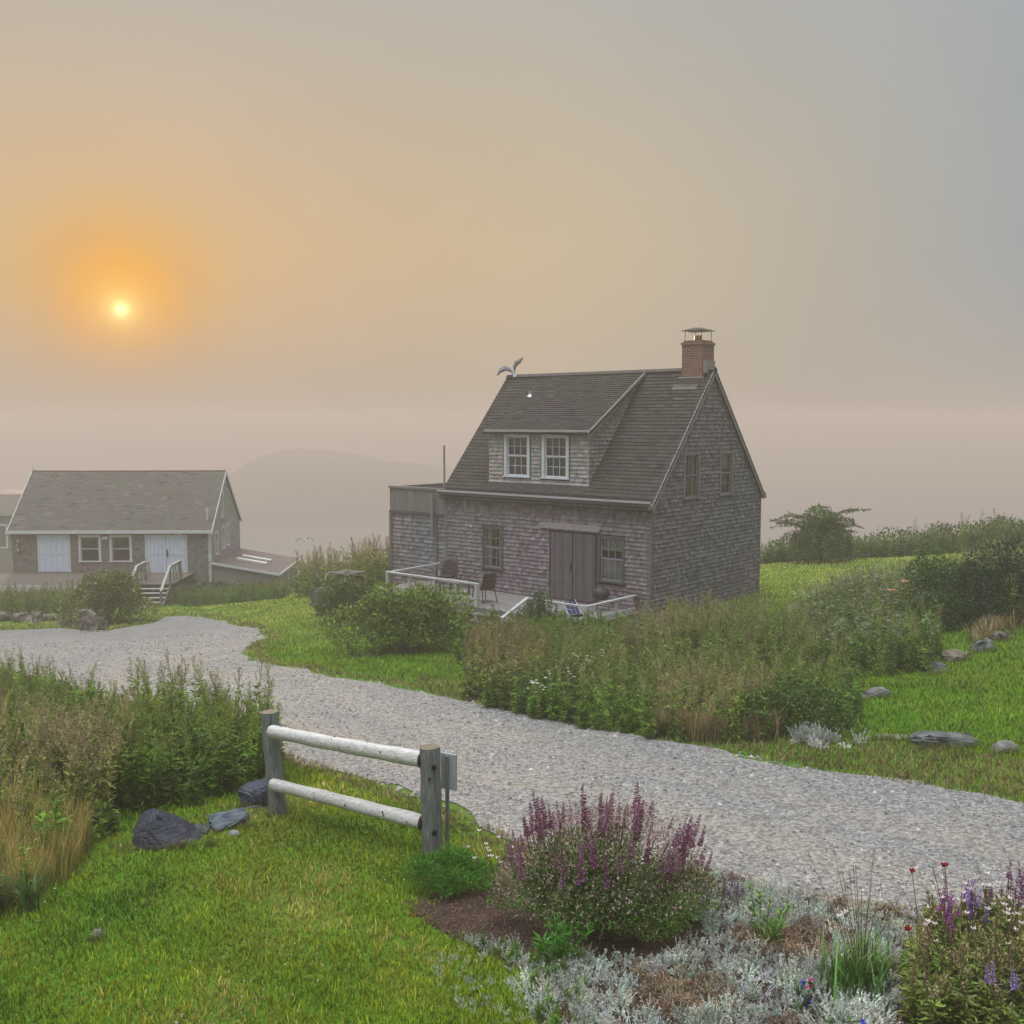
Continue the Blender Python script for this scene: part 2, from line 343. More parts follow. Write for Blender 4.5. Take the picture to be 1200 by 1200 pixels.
s_ = N('ShaderNodeVectorMath', operation='SCALE'); L(mc_.outputs['Result'], s_.inputs[0]); L(m1.outputs[0], s_.inputs['Scale']); L(s_.outputs[0], p_.inputs['Base Color'])
ad_ = N('ShaderNodeMath', operation='ADD'); L(v1.outputs['Distance'], ad_.inputs[0]); L(v2.outputs['Distance'], ad_.inputs[1])
bb_ = N('ShaderNodeBump'); bb_.inputs['Strength'].default_value = .9; bb_.inputs['Distance'].default_value = .03; bb_.invert = True; L(ad_.outputs[0], bb_.inputs['Height']); L(bb_.outputs[0], p_.inputs['Normal'])
p_.inputs['Roughness'].default_value = .92; L(p_.outputs[0], o_.inputs[0]); M['gravel'] = m
m, t, N = newmat('sea_water'); L = t.links.new
o_ = N('ShaderNodeOutputMaterial'); p_ = N('ShaderNodeBsdfPrincipled'); p_.inputs['Base Color'].default_value = (.22, .22, .21, 1); p_.inputs['Roughness'].default_value = .4
n_ = N('ShaderNodeTexNoise'); n_.inputs['Scale'].default_value = .6; n_.inputs['Detail'].default_value = 4; b2 = N('ShaderNodeBump'); b2.inputs['Strength'].default_value = .25; b2.inputs['Distance'].default_value = .3
tc_ = N('ShaderNodeTexCoord'); L(tc_.outputs['Object'], n_.inputs['Vector']); L(n_.outputs['Fac'], b2.inputs['Height']); L(b2.outputs[0], p_.inputs['Normal']); L(p_.outputs[0], o_.inputs[0]); M['sea'] = m
# haze
m, t, N = newmat('haze'); o_ = N('ShaderNodeOutputMaterial'); p_ = N('ShaderNodeVolumePrincipled')
p_.inputs['Color'].default_value = (.62, .558, .53, 1); p_.inputs['Density'].default_value = HAZE_DENSITY; p_.inputs['Anisotropy'].default_value = HAZE_G
t.links.new(p_.outputs[0], o_.inputs['Volume']); M['haze'] = m

# ------------------------------------------------------------------ the setting
b = Bag(); nX, nY = len(gx), len(gy)
idx = np.arange(nX * nY).reshape(nY, nX)
b.add(np.c_[XX.ravel(), YY.ravel(), ZZ.ravel()], np.stack([idx[:-1, :-1], idx[:-1, 1:], idx[1:, 1:], idx[1:, :-1]], -1).reshape(-1, 4), smooth=True)
tag(b.build('ground', M['turf']), kind='structure')
b = Bag(); b.add([(-560, -80, -32.5), (560, -80, -32.5), (560, 590, -32.5), (-560, 590, -32.5)], [(0, 1, 2, 3)])
tag(b.build('sea', M['sea']), kind='structure')

def wp(P): return [G(x, y) for x, y in P]
ROAD = wp([(2300,1100),(1800,1030),(1420,975),(1200,942),(1110,928),(1020,914),(930,898),(850,882),(780,870),(700,853),(620,838),(560,825),(500,812),(450,802),(390,794),(340,784),(300,776),(284,766),(292,756),(312,747),(300,738),
           (262,728),(225,722),(195,723),(175,731),(130,739),(60,737),(0,739),(-200,738),(-420,745),(-420,790),(-200,785),(0,783),(60,797),(150,830),(240,860),(330,884),(400,903),(470,930),(540,955),(600,985),(680,1010),
           (760,1022),(840,1024),(900,1040),(960,1052),(1040,1066),(1120,1076),(1200,1080),(1450,1106),(1800,1150),(2300,1260)])
def refine(P, step=.35, jit=.07):
    Q = []
    for i in range(len(P)):
        a = P[i]; c = P[(i + 1) % len(P)]; n = max(1, int((c - a).length / step))
        for k in range(n):
            q = a.lerp(c, k / n); s = (noise.noise(Vector((q.x * 1.3, q.y * 1.3, 0))) * 2.6 + noise.noise(Vector((q.x * .45, q.y * .45, 5))) * 3) * jit + (random.random() - .5) * jit * 1.3
            Q.append((q.x + s, q.y + s * .7))
    return Q
_FE = np.array([(p.x, p.y) for p in ROAD[:17]])
def road_dist(q):
    q = np.asarray(q, float); d = np.full(len(q), 1e9)
    for a, c in zip(_FE[:-1], _FE[1:]):
        ab = c - a; t = np.clip(((q - a) @ ab) / (ab @ ab), 0, 1); d = np.minimum(d, np.linalg.norm(q - (a + t[:, None] * ab), axis=1))
    return d
def track(q):
    d = road_dist(q); q = np.asarray(q); w_ = .18 * np.sin(q[:, 0] * .9) + .1 * np.sin(q[:, 1] * 1.7); return np.clip(np.exp(-((d - 1.5 + w_) / .38) ** 2) + np.exp(-((d - 3.2 + w_) / .42) ** 2) + .9 * np.exp(-((d - 4.6 + w_) / .3) ** 2), 0, 1)
def sheet(P, grid, lift, name, material):
    Q = refine(P); n = len(Q); xs = [q[0] for q in Q]; ys = [q[1] for q in Q]
    g = np.stack(np.meshgrid(np.arange(min(xs), max(xs), grid), np.arange(min(ys), max(ys), grid)), -1).reshape(-1, 2)
    g = g[inpoly(g[:, 0], g[:, 1], Q)]
    vs, es, fs, *_ = geometry.delaunay_2d_cdt([Vector(q) for q in Q] + [Vector(q) for q in g], [], [list(range(n))], 1, 1e-4)
    V = np.array([(v.x, v.y) for v in vs]); z = hgt(V[:, 0], V[:, 1]) + lift
    bb = Bag(); tk = track(V) if name == 'gravel_road' else np.zeros(len(V)); bb.add(np.c_[V, z], [f[:3] for f in fs], np.repeat(tk[:, None], 3, 1), smooth=True)
    return bb.build(name, material)
tag(sheet(ROAD, .28, .014, 'gravel_road', M['gravel']), kind='structure')
BED = wp([(486,1070),(512,1054),(540,1048),(575,1038),(600,1000),(680,1015),(760,1026),(840,1028),(900,1044),(960,1056),(1040,1070),(1120,1080),(1200,1084),(1330,1098),(1345,1290),(650,1290),(660,1230),(640,1170),(605,1136),(560,1112),(512,1098)])
tag(sheet(BED, .25, .02, 'flower_bed_soil', M['bed']), kind='structure')

# headland across the water
b = Bag(); hx = np.linspace(-197, 64, 240); hy = np.linspace(373, 520, 60); HX, HY = np.meshgrid(hx, hy)
prof = np.interp(hx, [-197, -149, -120, -106, -89, -72, -50, -21, 11, 64], [-2, 3.0, 13, 22, 25.5, 24., 20, 17, 11, -2])
cr_ = np.clip((HY - 373) / 45, 0, 1); cr_ = np.sin(cr_ * math.pi / 2) * np.clip((520 - HY) / 66, 0, 1)
hn = np.array([[noise.fractal(Vector((x * .045, y * .045, 3)), 1., 2., 5) for x in hx] for y in hy])
HZ = -33 + (prof[None, :] + 1) * cr_ + hn * 2.4 * cr_
idx = np.arange(HX.size).reshape(HX.shape)
b.add(np.c_[HX.ravel(), HY.ravel(), HZ.ravel()], np.stack([idx[:-1, :-1], idx[:-1, 1:], idx[1:, 1:], idx[1:, :-1]], -1).reshape(-1, 4), (.19, .18, .15), smooth=True)
tag(b.build('headland', M['rock']), kind='structure')

# ------------------------------------------------------------------ shingled walls
def free_intervals(x0, x1, cuts):
    iv = [(x0, x1)]
    for a, c in cuts:
        nv = []
        for p, q in iv:
            if c <= p or a >= q: nv.append((p, q)); continue
            if a > p: nv.append((p, a))
            if c < q: nv.append((c, q))
        iv = nv
    return iv
def shingles(bag, O3, U, V, Nn, height_at, x0, x1, z0, z1, expo, wmin, wmax, colf, ops=(), thick=.036, wob=.01, mati=0, r=None):
    """individual shingles on a plane: origin O3, along U, up V, outward Nn. height_at(z) -> (xa, xb) clip"""
    r = r or rng; O3, U, V, Nn = map(lambda q: np.array(q, float), (O3, U, V, Nn))
    Q = []; C = []
    z = z0; row = 0
    while z < z1 - .01:
        zt = min(z + expo, z1)
        xa, xb = height_at((z + zt) / 2); xa = max(xa, x0); xb = min(xb, x1)
        xat, xbt = height_at(zt); xab, xbb = height_at(z)
        cuts = [(o[0], o[1]) for o in ops if o[2] < (z + zt) / 2 < o[3]]
        for a, c in free_intervals(xa, xb, cuts):
            x = a
            while x < c - .004:
                wd = r.uniform(wmin, wmax); xe = min(x + wd, c)
                if c - xe < wmin * .4: xe = c
                g = .003; dz = r.uniform(-wob, wob) * .6; t0 = thick * r.uniform(.75, 1.25); t1 = .001
                # clip the sloping ends to the outline at the top and bottom of the course
                bl = max(x + g, max(xab, x0) if x == xa else -1e9); br = xe - g; tl = max(x + g, max(xat, x0)) if x == xa else x + g; tr = min(xe - g, min(xbt, x1)) if xe == xb else xe - g
                if tr <= tl: tr = tl = (tl + tr) / 2
                p = lambda u, v, n: O3 + U * u + V * v + Nn * n
                A, B_, C_, D = p(bl, z + dz, t0), p(br, z + dz, t0), p(tr, zt + .006, t1), p(tl, zt + .006, t1)
                Q.append((A, B_, C_, D)); Q.append((p(bl, z + dz, 0), p(br, z + dz, 0), B_, A)); Q.append((p(br, z + dz, 0), p(tr, zt, 0), C_, B_)); Q.append((p(bl, z + dz, 0), A, D, p(tl, zt, 0)))
                cc = colf((x + xe) / 2, z, r); C += [cc] * 4
                x = xe
        z = zt; row += 1
    if Q: bag.quads(np.array(Q), np.array(C), mati)
def wall_sheet(bag, O3, U, V, xs, top, z0, ops, mati=0, col=(.03, .028, .027)):
    """flat backing with openings; top(x) gives its upper edge"""
    O3, U, V = map(lambda q: np.array(q, float), (O3, U, V))
    X = sorted(set(list(xs) + [o[0] for o in ops] + [o[1] for o in ops]))
    p = lambda u, v: O3 + U * u + V * v
    for a, c in zip(X[:-1], X[1:]):
        cuts = sorted([(o[2], o[3]) for o in ops if o[0] < (a + c) / 2 < o[1]]); z = z0
        for q0, q1 in cuts:
            bag.quads([[p(a, z), p(c, z), p(c, q0), p(a, q0)]], col, mati); z = q1
        bag.quads([[p(a, z), p(c, z), p(c, top(c)), p(a, top(a))]], col, mati)

GREY = (.225, .20, .212)
def shcol(base, amt=.3):
    base = np.array(base)
    def f(x, z, r):
        k = 1 + (r.random() * 2 - 1) * amt
        if r.random() < .05: k *= 1.25
        if r.random() < .05: k *= .7
        return base * k * (1 + (r.random(3) * 2 - 1) * .05)
    return f

def window(parent, Mx, w, h, cas=.09, casc=(.15, .14, .14), sash=(.2, .19, .19), nx=3, ny=2, curtains='none', r=None, label=None, proud=.045, blind=None, single=False):
    """double-hung window centred on Mx (x right, z up, -y outward), opening w x h. One part with sash, pane and curtain below it"""
    r = r or rng
    def mk(name, bg_, mats, par):
        o = bg_.build(name, mats, par); return o
    b = Bag()
    b.box((-w/2-cas, -proud, -h/2), (-w/2, .06, h/2+.001), casc); b.box((w/2, -proud, -h/2), (w/2+cas, .06, h/2+.001), casc)
    b.box((-w/2-cas-.01, -proud-.006, h/2), (w/2+cas+.01, .06, h/2+cas), casc); b.box((-w/2-cas-.03, -proud-.035, -h/2-.05), (w/2+cas+.03, .06, -h/2), casc)
    f = mk('window', b, M['paint'], parent); f.matrix_local = Mx
    if label: f['label'] = label
    s = Bag(); t = .045
    for (z0, z1, y) in ((0, h/2, .012), (-h/2, .02, .034)) if not single else ((-h/2, h/2, .02),):
        s.box((-w/2, y, z0), (-w/2+t, y+.03, z1), sash); s.box((w/2-t, y, z0), (w/2, y+.03, z1), sash)
        s.box((-w/2+t, y, z1-t), (w/2-t, y+.03, z1), sash); s.box((-w/2+t, y, z0), (w/2-t, y+.03, z0+t), sash)
        for i in range(1, nx): x = -w/2+t+(w-2*t)*i/nx; s.box((x-.008, y+.004, z0+t), (x+.008, y+.024, z1-t), sash)
        for j in range(1, ny): z = z0+t+(z1-z0-2*t)*j/ny; s.box((-w/2+t, y+.006, z-.008), (w/2-t, y+.022, z+.008), sash)
    mk('sash', s, M['paint'], f)
    g = Bag(); g.quads([[(-w/2+t, .05, -h/2+t), (w/2-t, .05, -h/2+t), (w/2-t, .05, h/2-t), (-w/2+t, .05, h/2-t)]]); mk('pane', g, M['glass'], f)
    if curtains != 'none':
        c = Bag()
        def cloth(x0, x1, z0, z1, col, y=.095):
            n = 24; X = np.linspace(x0, x1, n); Y = y + .018 * np.sin(X * 70 + r.random() * 6) + .008 * np.sin(X * 171)
            Q = [[(X[i], Y[i], z0), (X[i+1], Y[i+1], z0), (X[i+1], Y[i+1], z1), (X[i], Y[i], z1)] for i in range(n-1)]
            c.quads(Q, col, smooth=False)
        wc = (.72, .70, .68)
        if curtains == 'sides':
            cloth(-w/2, -w*.18, -h/2, h/2, wc); cloth(w*.2, w/2, -h/2, h/2, wc)
        elif curtains == 'cafe':
            cloth(-w/2, w/2, h*.2, h/2, wc); cloth(-w/2, w/2, -h/2, -h*.02, wc)
        elif curtains == 'top':
            cloth(-w/2, w/2, h*.12, h/2, wc); cloth(-w/2, w*.05, -h*.05, h*.12, wc)
        elif curtains == 'blind':
            cloth(-w/2, w/2, -h*.47, h/2, (.11, .105, .1), .09)
        mk('curtain', c, M['cloth'], f)
    return f
def mloc(x, y, z, rz=0): return Matrix.Translation((x, y, z)) @ Matrix.Rotation(rz, 4, 'Z')

# ------------------------------------------------------------------ the shingled cottage (local frame: x right along the front, y back, z up; origin at the right front corner)
CO = atz(762, 730, 0); CRZ = math.atan2(-.643, .766)
cot = empty('shingled_cottage', (CO[0], CO[1], 0), CRZ, 'weathered grey shingled cottage with steep roof, dormer and brick chimney beside the gravel road', 'cottage')
W, D, EV, RG = 8.12, 6.76, 3.47, 7.36
mid = D / 2; SL = (RG - EV) / mid
ft = .0
def rz_at(y): return EV + SL * (mid - abs(y - mid))
# front wall with two windows and a double door
w1 = (-6.36, -5.62, 1.06, 2.34); w2 = (-1.76, -.96, 1.08, 2.34); dr = (-3.6, -1.93, .34, 2.42)
ops = [w1, w2, dr]
def exp(o, c=.07): return (o[0]-c, o[1]+c, o[2]-c, o[3]+c)
b = Bag(); wall_sheet(b, (0, 0, 0), (1, 0, 0), (0, 0, 1), [-W, 0], lambda x: EV + .08, -.5, ops, 0)
shingles(b, (0, 0, 0), (1, 0, 0), (0, 0, 1), (0, -1, 0), lambda z: (-W, 0), -W, 0, -.3, EV, .125, .07, .19, shcol(GREY), [exp(o) for o in ops])
b.build('front_wall', M['shingle'], cot)
# right gable wall (x = 0 plane, along +y, outward +x)
def gclip(z):
    if z <= EV: return (0, D)
    k = (z - EV) / SL; return (k, D - k)
g1 = (1.78, 2.56, 3.5, 4.78); g2 = (3.98, 4.68, 3.5, 4.78)
b = Bag(); wall_sheet(b, (0, 0, 0), (0, 1, 0), (0, 0, 1), [0, mid, D], lambda y: rz_at(y), -.5, [g1, g2], 0)
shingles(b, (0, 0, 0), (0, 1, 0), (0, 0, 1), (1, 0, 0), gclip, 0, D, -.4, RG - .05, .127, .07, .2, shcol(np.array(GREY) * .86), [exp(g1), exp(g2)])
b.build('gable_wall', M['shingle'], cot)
b = Bag(); wall_sheet(b, (-W, D, 0), (0, -1, 0), (0, 0, 1), [0, mid, D], lambda y: rz_at(y), -.5, [], 0, (.2, .19, .19))
b.build('gable_wall', M['shingle'], cot)
b = Bag(); wall_sheet(b, (0, D, 0), (-1, 0, 0), (0, 0, 1), [0, W], lambda y: EV, -1.5, [], 0, (.2, .19, .19))
b.build('back_wall', M['shingle'], cot)
# corner boards, frieze, rakes, fascia
TR = (.165, .155, .158)
b = Bag(); b.box((-.13, -.03, -.3), (0.03, 0.0, EV-.12), TR); b.box((.003, 0, -.3), (.033, .12, EV-.1), TR)
b.build('corner_board', M['oldwood'], cot)
b = Bag(); b.box((0.002, D-.1, -.4), (.034, D+.02, EV-.02), TR); b.build('corner_board', M['oldwood'], cot)
b = Bag(); b.box((-W-.01, -.03, -.3), (-W+.12, 0, EV-.12), TR); b.build('corner_board', M['oldwood'], cot)
b = Bag(); b.box((-W-.15, -.2, EV-.12), (.06, -.16, EV+.02), (.17, .165, .16)); b.box((-W-.12, -.16, EV-.1), (.04, -.02, EV-.07), (.15, .14, .14)); b.box((-W, -.035, EV-.22), (0, -.004, EV-.1), TR)
b.build('fascia', M['oldwood'], cot)
b = Bag(); b.box((-W-.15, -.27, EV-.02), (.1, -.205, EV+.03), (.42, .42, .43)); b.build('gutter', M['paint'], cot)
RK = .11
b = Bag()
for s_, y0, y1 in ((1, -.14, mid), (-1, D + .14, mid)):
    a_ = Vector((RK-.02, y0, EV - .14 * SL - .055)); c_ = Vector((RK-.02, y1, RG - .055))
    b.beam(a_, c_, .035, .15, (.27, .26, .26), up=(0, 0, 1))
    b.beam(a_ + Vector((-.05, 0, -.02)), c_ + Vector((-.05, 0, -.02)), .08, .05, (.15, .14, .14), up=(0, 0, 1))
b.box((.0, D+.0, EV-.2), (RK, D+.2, EV-.05), (.3, .3, .3)); b.box((.0, -.2, EV-.2), (RK, .02, EV-.06), (.3, .29, .29))
b.build('rake_board', M['oldwood'], cot)
# roof: two slopes of shingle courses over a solid deck
ST = math.hypot(1, SL); Vr = np.array((0, 1, SL)) / ST; Nr = np.array((0, -SL, 1)) / ST
RCOL = (.054, .052, .047)
LEN = math.hypot(mid + .22, (mid + .22) * SL)
b = Bag()
for sgn in (1, -1):
    oy = -.22 if sgn == 1 else D + .22
    O3 = np.array((-W - RK, oy, EV - .22 * SL + .03)); Vv = Vr * np.array((1, sgn, 1)); Nn = Nr * np.array((1, sgn, 1))
    X1 = W + 2 * RK
    c = [O3, O3 + np.array((X1, 0, 0)), O3 + np.array((X1, 0, 0)) + Vv * LEN, O3 + Vv * LEN]
    dn = [q - Nn * .05 for q in c]
    b.quads([c, dn[::-1], [c[0], dn[0], dn[1], c[1]], [c[1], dn[1], dn[2], c[2]], [c[3], dn[3], dn[0], c[0]]], (.06, .055, .05))
    shingles(b, O3 + Nn * .002, (1, 0, 0), Vv, Nn, lambda z: (0, X1), 0, X1, 0, LEN, .14, .2, .36, shcol(RCOL, .15), [(W - 6.45 + RK + .0, W - 2.42 + RK, .62, LEN - .25)] if sgn == 1 else (), thick=.02, wob=.002)
b.beam((-W - RK, mid - .06, RG + .03), (RK, mid - .06, RG + .03), .14, .025, (.10, .095, .085), up=(0, -SL * .8, 1)); b.beam((-W - RK, mid + .06, RG + .03), (RK, mid + .06, RG + .03), .14, .025, (.10, .095, .085), up=(0, SL * .8, 1))
b.build('roof', M['roofing'], cot)
# dormer
DX0, DX1, DV, DZ0, DZ1 = -6.42, -2.44, .32, 3.83, 5.52
DS = (RG - .03 - DZ1) / (mid - DV)     # slope of its shallow roof
dwin = [(-5.74, -4.74, 3.98, 5.38), (-4.2, -3.2, 3.98, 5.38)]
b = Bag(); wall_sheet(b, (0, DV, 0), (1, 0, 0), (0, 0, 1), [DX0, DX1], lambda x: DZ1, DZ0 - .05, dwin, 0)
DG = np.array((.37, .335, .325))
shingles(b, (0, DV, 0), (1, 0, 0), (0, 0, 1), (0, -1, 0), lambda z: (DX0, DX1), DX0, DX1, DZ0, DZ1, .125, .08, .18, shcol(DG, .22), [exp(o, .08) for o in dwin])
def dclip(z):
    ya = max(0, (z - DZ1) / DS); yb = (z - EV) / SL - DV; return (min(ya, yb), yb)
for xx, nn, uu in ((DX1, 1, 1), (DX0, -1, 1)):
    wallP = [(xx, DV, DZ0 - .1), (xx, DV, DZ1), (xx, mid, RG - .04)]
    b.add(wallP, [(0, 1, 2)], (.1, .1, .1))
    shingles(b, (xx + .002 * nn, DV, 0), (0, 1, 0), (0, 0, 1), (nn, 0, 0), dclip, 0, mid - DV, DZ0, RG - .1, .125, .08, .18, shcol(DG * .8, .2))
b.build('dormer_wall', M['shingle'], cot)
b = Bag(); b.box((DX0-.02, DV-.03, DZ0-.03), (DX1+.04, DV-.002, DZ0+.045), (.6, .6, .61)); b.box((DX1-.06, DV-.024, DZ0+.045), (DX1+.02, DV-.001, DZ1-.06), (.33, .31, .3))
b.box((DX0-.08, DV-.2, DZ1-.09), (DX1+.16, DV-.16, DZ1+.0), (.4, .38, .36))
b.beam((DX1+.13, DV-.2, DZ1-.2*DS-.02), (DX1+.13, mid-.2, RG-.1), .035, .16, (.3, .28, .27)); b.build('dormer_trim', M['paint'], cot)
b = Bag(); O3 = np.array((DX0 - .12, DV - .22, DZ1 - .22 * DS + .035)); sd = math.hypot(1, DS); Vd = np.array((0, 1, DS)) / sd; Nd = np.array((0, -DS, 1)) / sd; LD = (mid - DV + .22) * sd; XD = DX1 - DX0 + .28
c = [O3, O3 + np.array((XD, 0, 0)), O3 + np.array((XD, 0, 0)) + Vd * LD, O3 + Vd * LD]; dn = [q - Nd * .06 for q in c]
b.quads([c, dn[::-1], [c[0], dn[0], dn[1], c[1]], [c[1], dn[1], dn[2], c[2]], [c[3], dn[3], dn[0], c[0]]], (.06, .055, .05))
shingles(b, O3 + Nd * .002, (1, 0, 0), Vd, Nd, lambda z: (0, XD), 0, XD, 0, LD, .13, .2, .36, shcol(np.array(RCOL) * 1.05, .14), thick=.022, wob=.002)
b.build('dormer_roof', M['roofing'], cot)
WHT = (.62, .66, .68)
for i, o in enumerate(dwin):
    window(cot, mloc((o[0]+o[1])/2, DV, (o[2]+o[3])/2), o[1]-o[0]-.16, o[3]-o[2]-.14, .11, WHT, WHT, 3, 2, 'blind', label=['white framed dormer window with lowered blind', 'white framed dormer window next to the bare shingles'][i])
window(cot, mloc((w1[0]+w1[1])/2, 0, (w1[2]+w1[3])/2), w1[1]-w1[0], w1[3]-w1[2], .08, (.1, .09, .095), (.27, .25, .25), 3, 2, 'sides', label='grey framed window with parted white curtains')
window(cot, mloc((w2[0]+w2[1])/2, 0, (w2[2]+w2[3])/2), w2[1]-w2[0], w2[3]-w2[2], .08, (.085, .08, .09), (.27, .27, .29), 3, 2, 'cafe', label='grey framed window beside the plank doors')
window(cot, mloc(0, (g1[0]+g1[1])/2, (g1[2]+g1[3])/2, R(90)), g1[1]-g1[0], g1[3]-g1[2], .08, (.2, .19, .19), (.2, .19, .19), 3, 2, 'sides', label='grey gable window with pale curtains')
window(cot, mloc(0, (g2[0]+g2[1])/2, (g2[2]+g2[3])/2, R(90)), g2[1]-g2[0], g2[3]-g2[2], .08, (.2, .19, .19), (.24, .22, .22), 3, 2, 'top', label='dark gable window')
# plank doors: two leaves of vertical boards
for a_, c_ in ((-3.6, -2.79), (-2.75, -1.93)):
    b = Bag(); x = a_
    while x < c_ - .01:
        xe = min(x + rng.uniform(.09, .13), c_); k = rng.uniform(.75, 1.15); b.box((x, -.035 + rng.uniform(0, .006), .36), (xe - .006, 0.01, 2.4), (.135 * k, .122 * k, .13 * k)); x = xe
    b.box((a_, .01, .34), (c_, .03, 2.42), (.04, .035, .035))
    d = b.build('door', M['oldwood'], cot)
    if a_ < -3: h = Bag(); h.box((-2.85, -.06, 1.25), (-2.81, -.03, 1.5), (.05, .05, .05)); h.build('handle', M['metal'], d)
b = Bag(); xs = [(-4.08, 2.6), (-3.98, 2.69), (-1.8, 2.69), (-1.7, 2.6), (-1.8, 2.5), (-3.98, 2.5)]
F = [(x, -.075, z) for x, z in xs] + [(x, -.035, z) for x, z in xs]
b.add(F, [(0, 1, 2, 3), (0, 3, 4, 5), (6, 9, 8, 7), (6, 11, 10, 9)] + [(i, i + 6, (i + 1) % 6 + 6, (i + 1) % 6) for i in range(6)], (.36, .32, .31))
b.build('quarter_board', M['oldwood'], cot)
# left extension with a flat parapet
EX = -10.82
b = Bag(); wall_sheet(b, (0, .04, 0), (1, 0, 0), (0, 0, 1), [EX, -W], lambda x: 3.5, -.8, [], 0)
shingles(b, (0, .04, 0), (1, 0, 0), (0, 0, 1), (0, -1, 0), lambda z: (EX, -W), EX, -W, -.6, 2.6, .14, .08, .2, shcol(np.array(GREY) * 1.02), ())
b.quads([[(EX, 5, -1), (EX, .04, -1), (EX, .04, 3.5), (EX, 5, 3.5)], [(EX, .04, 2.7), (-W, .04, 2.7), (-W, 5, 2.7), (EX, 5, 2.7)], [(-W, 5, -1), (EX, 5, -1), (EX, 5, 3.5), (-W, 5, 3.5)]], (.17, .16, .16))
b.build('extension_wall', M['shingle'], cot)
b = Bag(); x = EX
while x < -W - .02:
    xe = min(x + .3, -W); k = rng.uniform(.9, 1.1); b.box((x, -.005, 2.68), (xe - .004, .035, 3.46), (.2 * k, .185 * k, .18 * k)); x = xe
b.box((EX-.03, -.05, 3.46), (-W+.1, .12, 3.53), (.2, .19, .18)); b.box((EX-.02, -.03, 2.6), (-W, .035, 2.675), (.10, .095, .09)); b.box((EX-.02, -.03, -.6), (EX+.09, .035, 2.6), TR)
b.box((-8.62, -.03, 0), (-8.5, .03, 2.6), TR)
b.build('parapet', M['oldwood'], cot)
b = Bag(); b.tube([(-8.62, -.12, 1.95), (-8.62, -.12, 3.35)], .055, 10, (.3, .3, .31)); b.build('downpipe', M['metal'], cot)
b = Bag(); b.tube([(-8.45, .3, 3.3), (-8.45, .3, 4.98)], .035, 8, (.36, .37, .38)); b.build('stove_pipe', M['metal'], cot)
# chimney, cap, flashing, roof vent
b = Bag(); b.box((-.87, mid-.36, 6.6), (-.16, mid+.36, 8.12), (1, 1, 1)); b.box((-.9, mid-.39, 8.12), (-.13, mid+.39, 8.2), (1, 1, 1)); b.box((-.84, mid-.33, 8.2), (-.19, mid+.33, 8.26), (1, 1, 1))
ch = b.build('chimney', M['brick'], cot)
b = Bag()
for x in (-.8, -.23):
    for y in (mid-.3, mid+.3): b.tube([(x, y, 8.24), (x, y, 8.56)], .01, 5, (.08, .075, .07))
for k in range(11):
    x = -.8 + .57 * k / 10; b.tube([(x, mid-.3, 8.25), (x, mid-.3, 8.56)], .004, 4, (.1, .1, .1), cap=False); b.tube([(x, mid+.3, 8.25), (x, mid+.3, 8.56)], .004, 4, (.1, .1, .1), cap=False)
b.tube([(-.52, mid, 8.24), (-.52, mid, 8.42)], .12, 12, (.2, .1, .08))
b.add([(-.93, mid-.42, 8.56), (-.1, mid-.42, 8.56), (-.1, mid+.42, 8.56), (-.93, mid+.42, 8.56), (-.62, mid-.1, 8.66), (-.42, mid-.1, 8.66), (-.42, mid+.1, 8.66), (-.62, mid+.1, 8.66)], [(0,1,5,4),(1,2,6,5),(2,3,7,6),(3,0,4,7),(4,5,6,7),(3,2,1,0)], (.09, .085, .08))
b.build('chimney_cap', M['metal'], ch)
b = Bag(); yf = mid - .36
b.beam((-.95, yf-.02, rz_at(yf)+.09), (-.1, yf-.02, rz_at(yf)+.09), .14, .2, (.2, .18, .17), up=(0, -.3, 1)); b.beam((-1.1, yf-.14, rz_at(yf-.14)+.05), (-.25, yf-.14, rz_at(yf-.14)+.05), .2, .015, (.17, .16, .15), up=(0, -SL, 1)); b.box((-.3, mid-.3, RG-.1), (-.08, mid+.3, RG+.28), (.33, .29, .27))
b.build('flashing', M['oldwood'], ch)
vy = 2.15; vz = DZ1 + DS * (vy - DV) + .04
b = Bag(); b.tube([(-6.5+.3, vy, vz-.05), (-6.2, vy, vz+.16)], .05, 10, (.5, .5, .54)); b.tube([(-6.2, vy, vz-.04), (-6.2, vy, vz+.05)], [.14, .06], 10, (.42, .42, .45)); b.build('roof_vent', M['metal'], cot)
for o in list(cot.children): pass

# deck with railings, in the same frame
dk = empty('wooden_deck', (CO[0], CO[1], 0), CRZ, 'low weathered deck with pale rails along the cottage front', 'deck')
WD = (.23, .215, .2); PR = (.47, .47, .46)
DF = .3; DFR = -2.55
b = Bag(); y = -.06
while y > DFR:
    k = rng.uniform(.85, 1.1); b.box((-9.3, y-.135, DF-.04), (-.3, y-.005, DF), np.array(WD) * k); y -= .14
b.box((-9.3, DFR-.02, DF-.24), (-.3, DFR+.02, DF-.042), (.2, .19, .18))
b.build('deck_floor', M['oldwood'], dk)
def post(x, y, z0, z1, s=.09, col=PR): bb = Bag(); bb.box((x-s/2, y-s/2, z0), (x+s/2, y+s/2, z1), col); return bb.build('post', M['oldwood'], dk)
def rail(a, c, wd=.1, th=.045, col=PR): bb = Bag(); bb.beam(a, c, wd, th, col); return bb.build('rail', M['oldwood'], dk)
yr = -2.5
for x, z1 in ((-8.28, .96), (-6.2, .93), (-4.45, .96)): post(x, yr, -.4, z1, .11)
for x in (-7.3, -5.3): post(x, yr, DF, .9, .07)
rail((-8.36, yr, .98), (-4.4, yr, .98), .12); rail((-8.28, yr-.02, .5), (-4.5, yr-.02, .5), .045, .1)
rail((-8.3, yr, .96), (-8.3, -.05, 1.0), .09); post(-8.3, -.1, DF, 1.05)
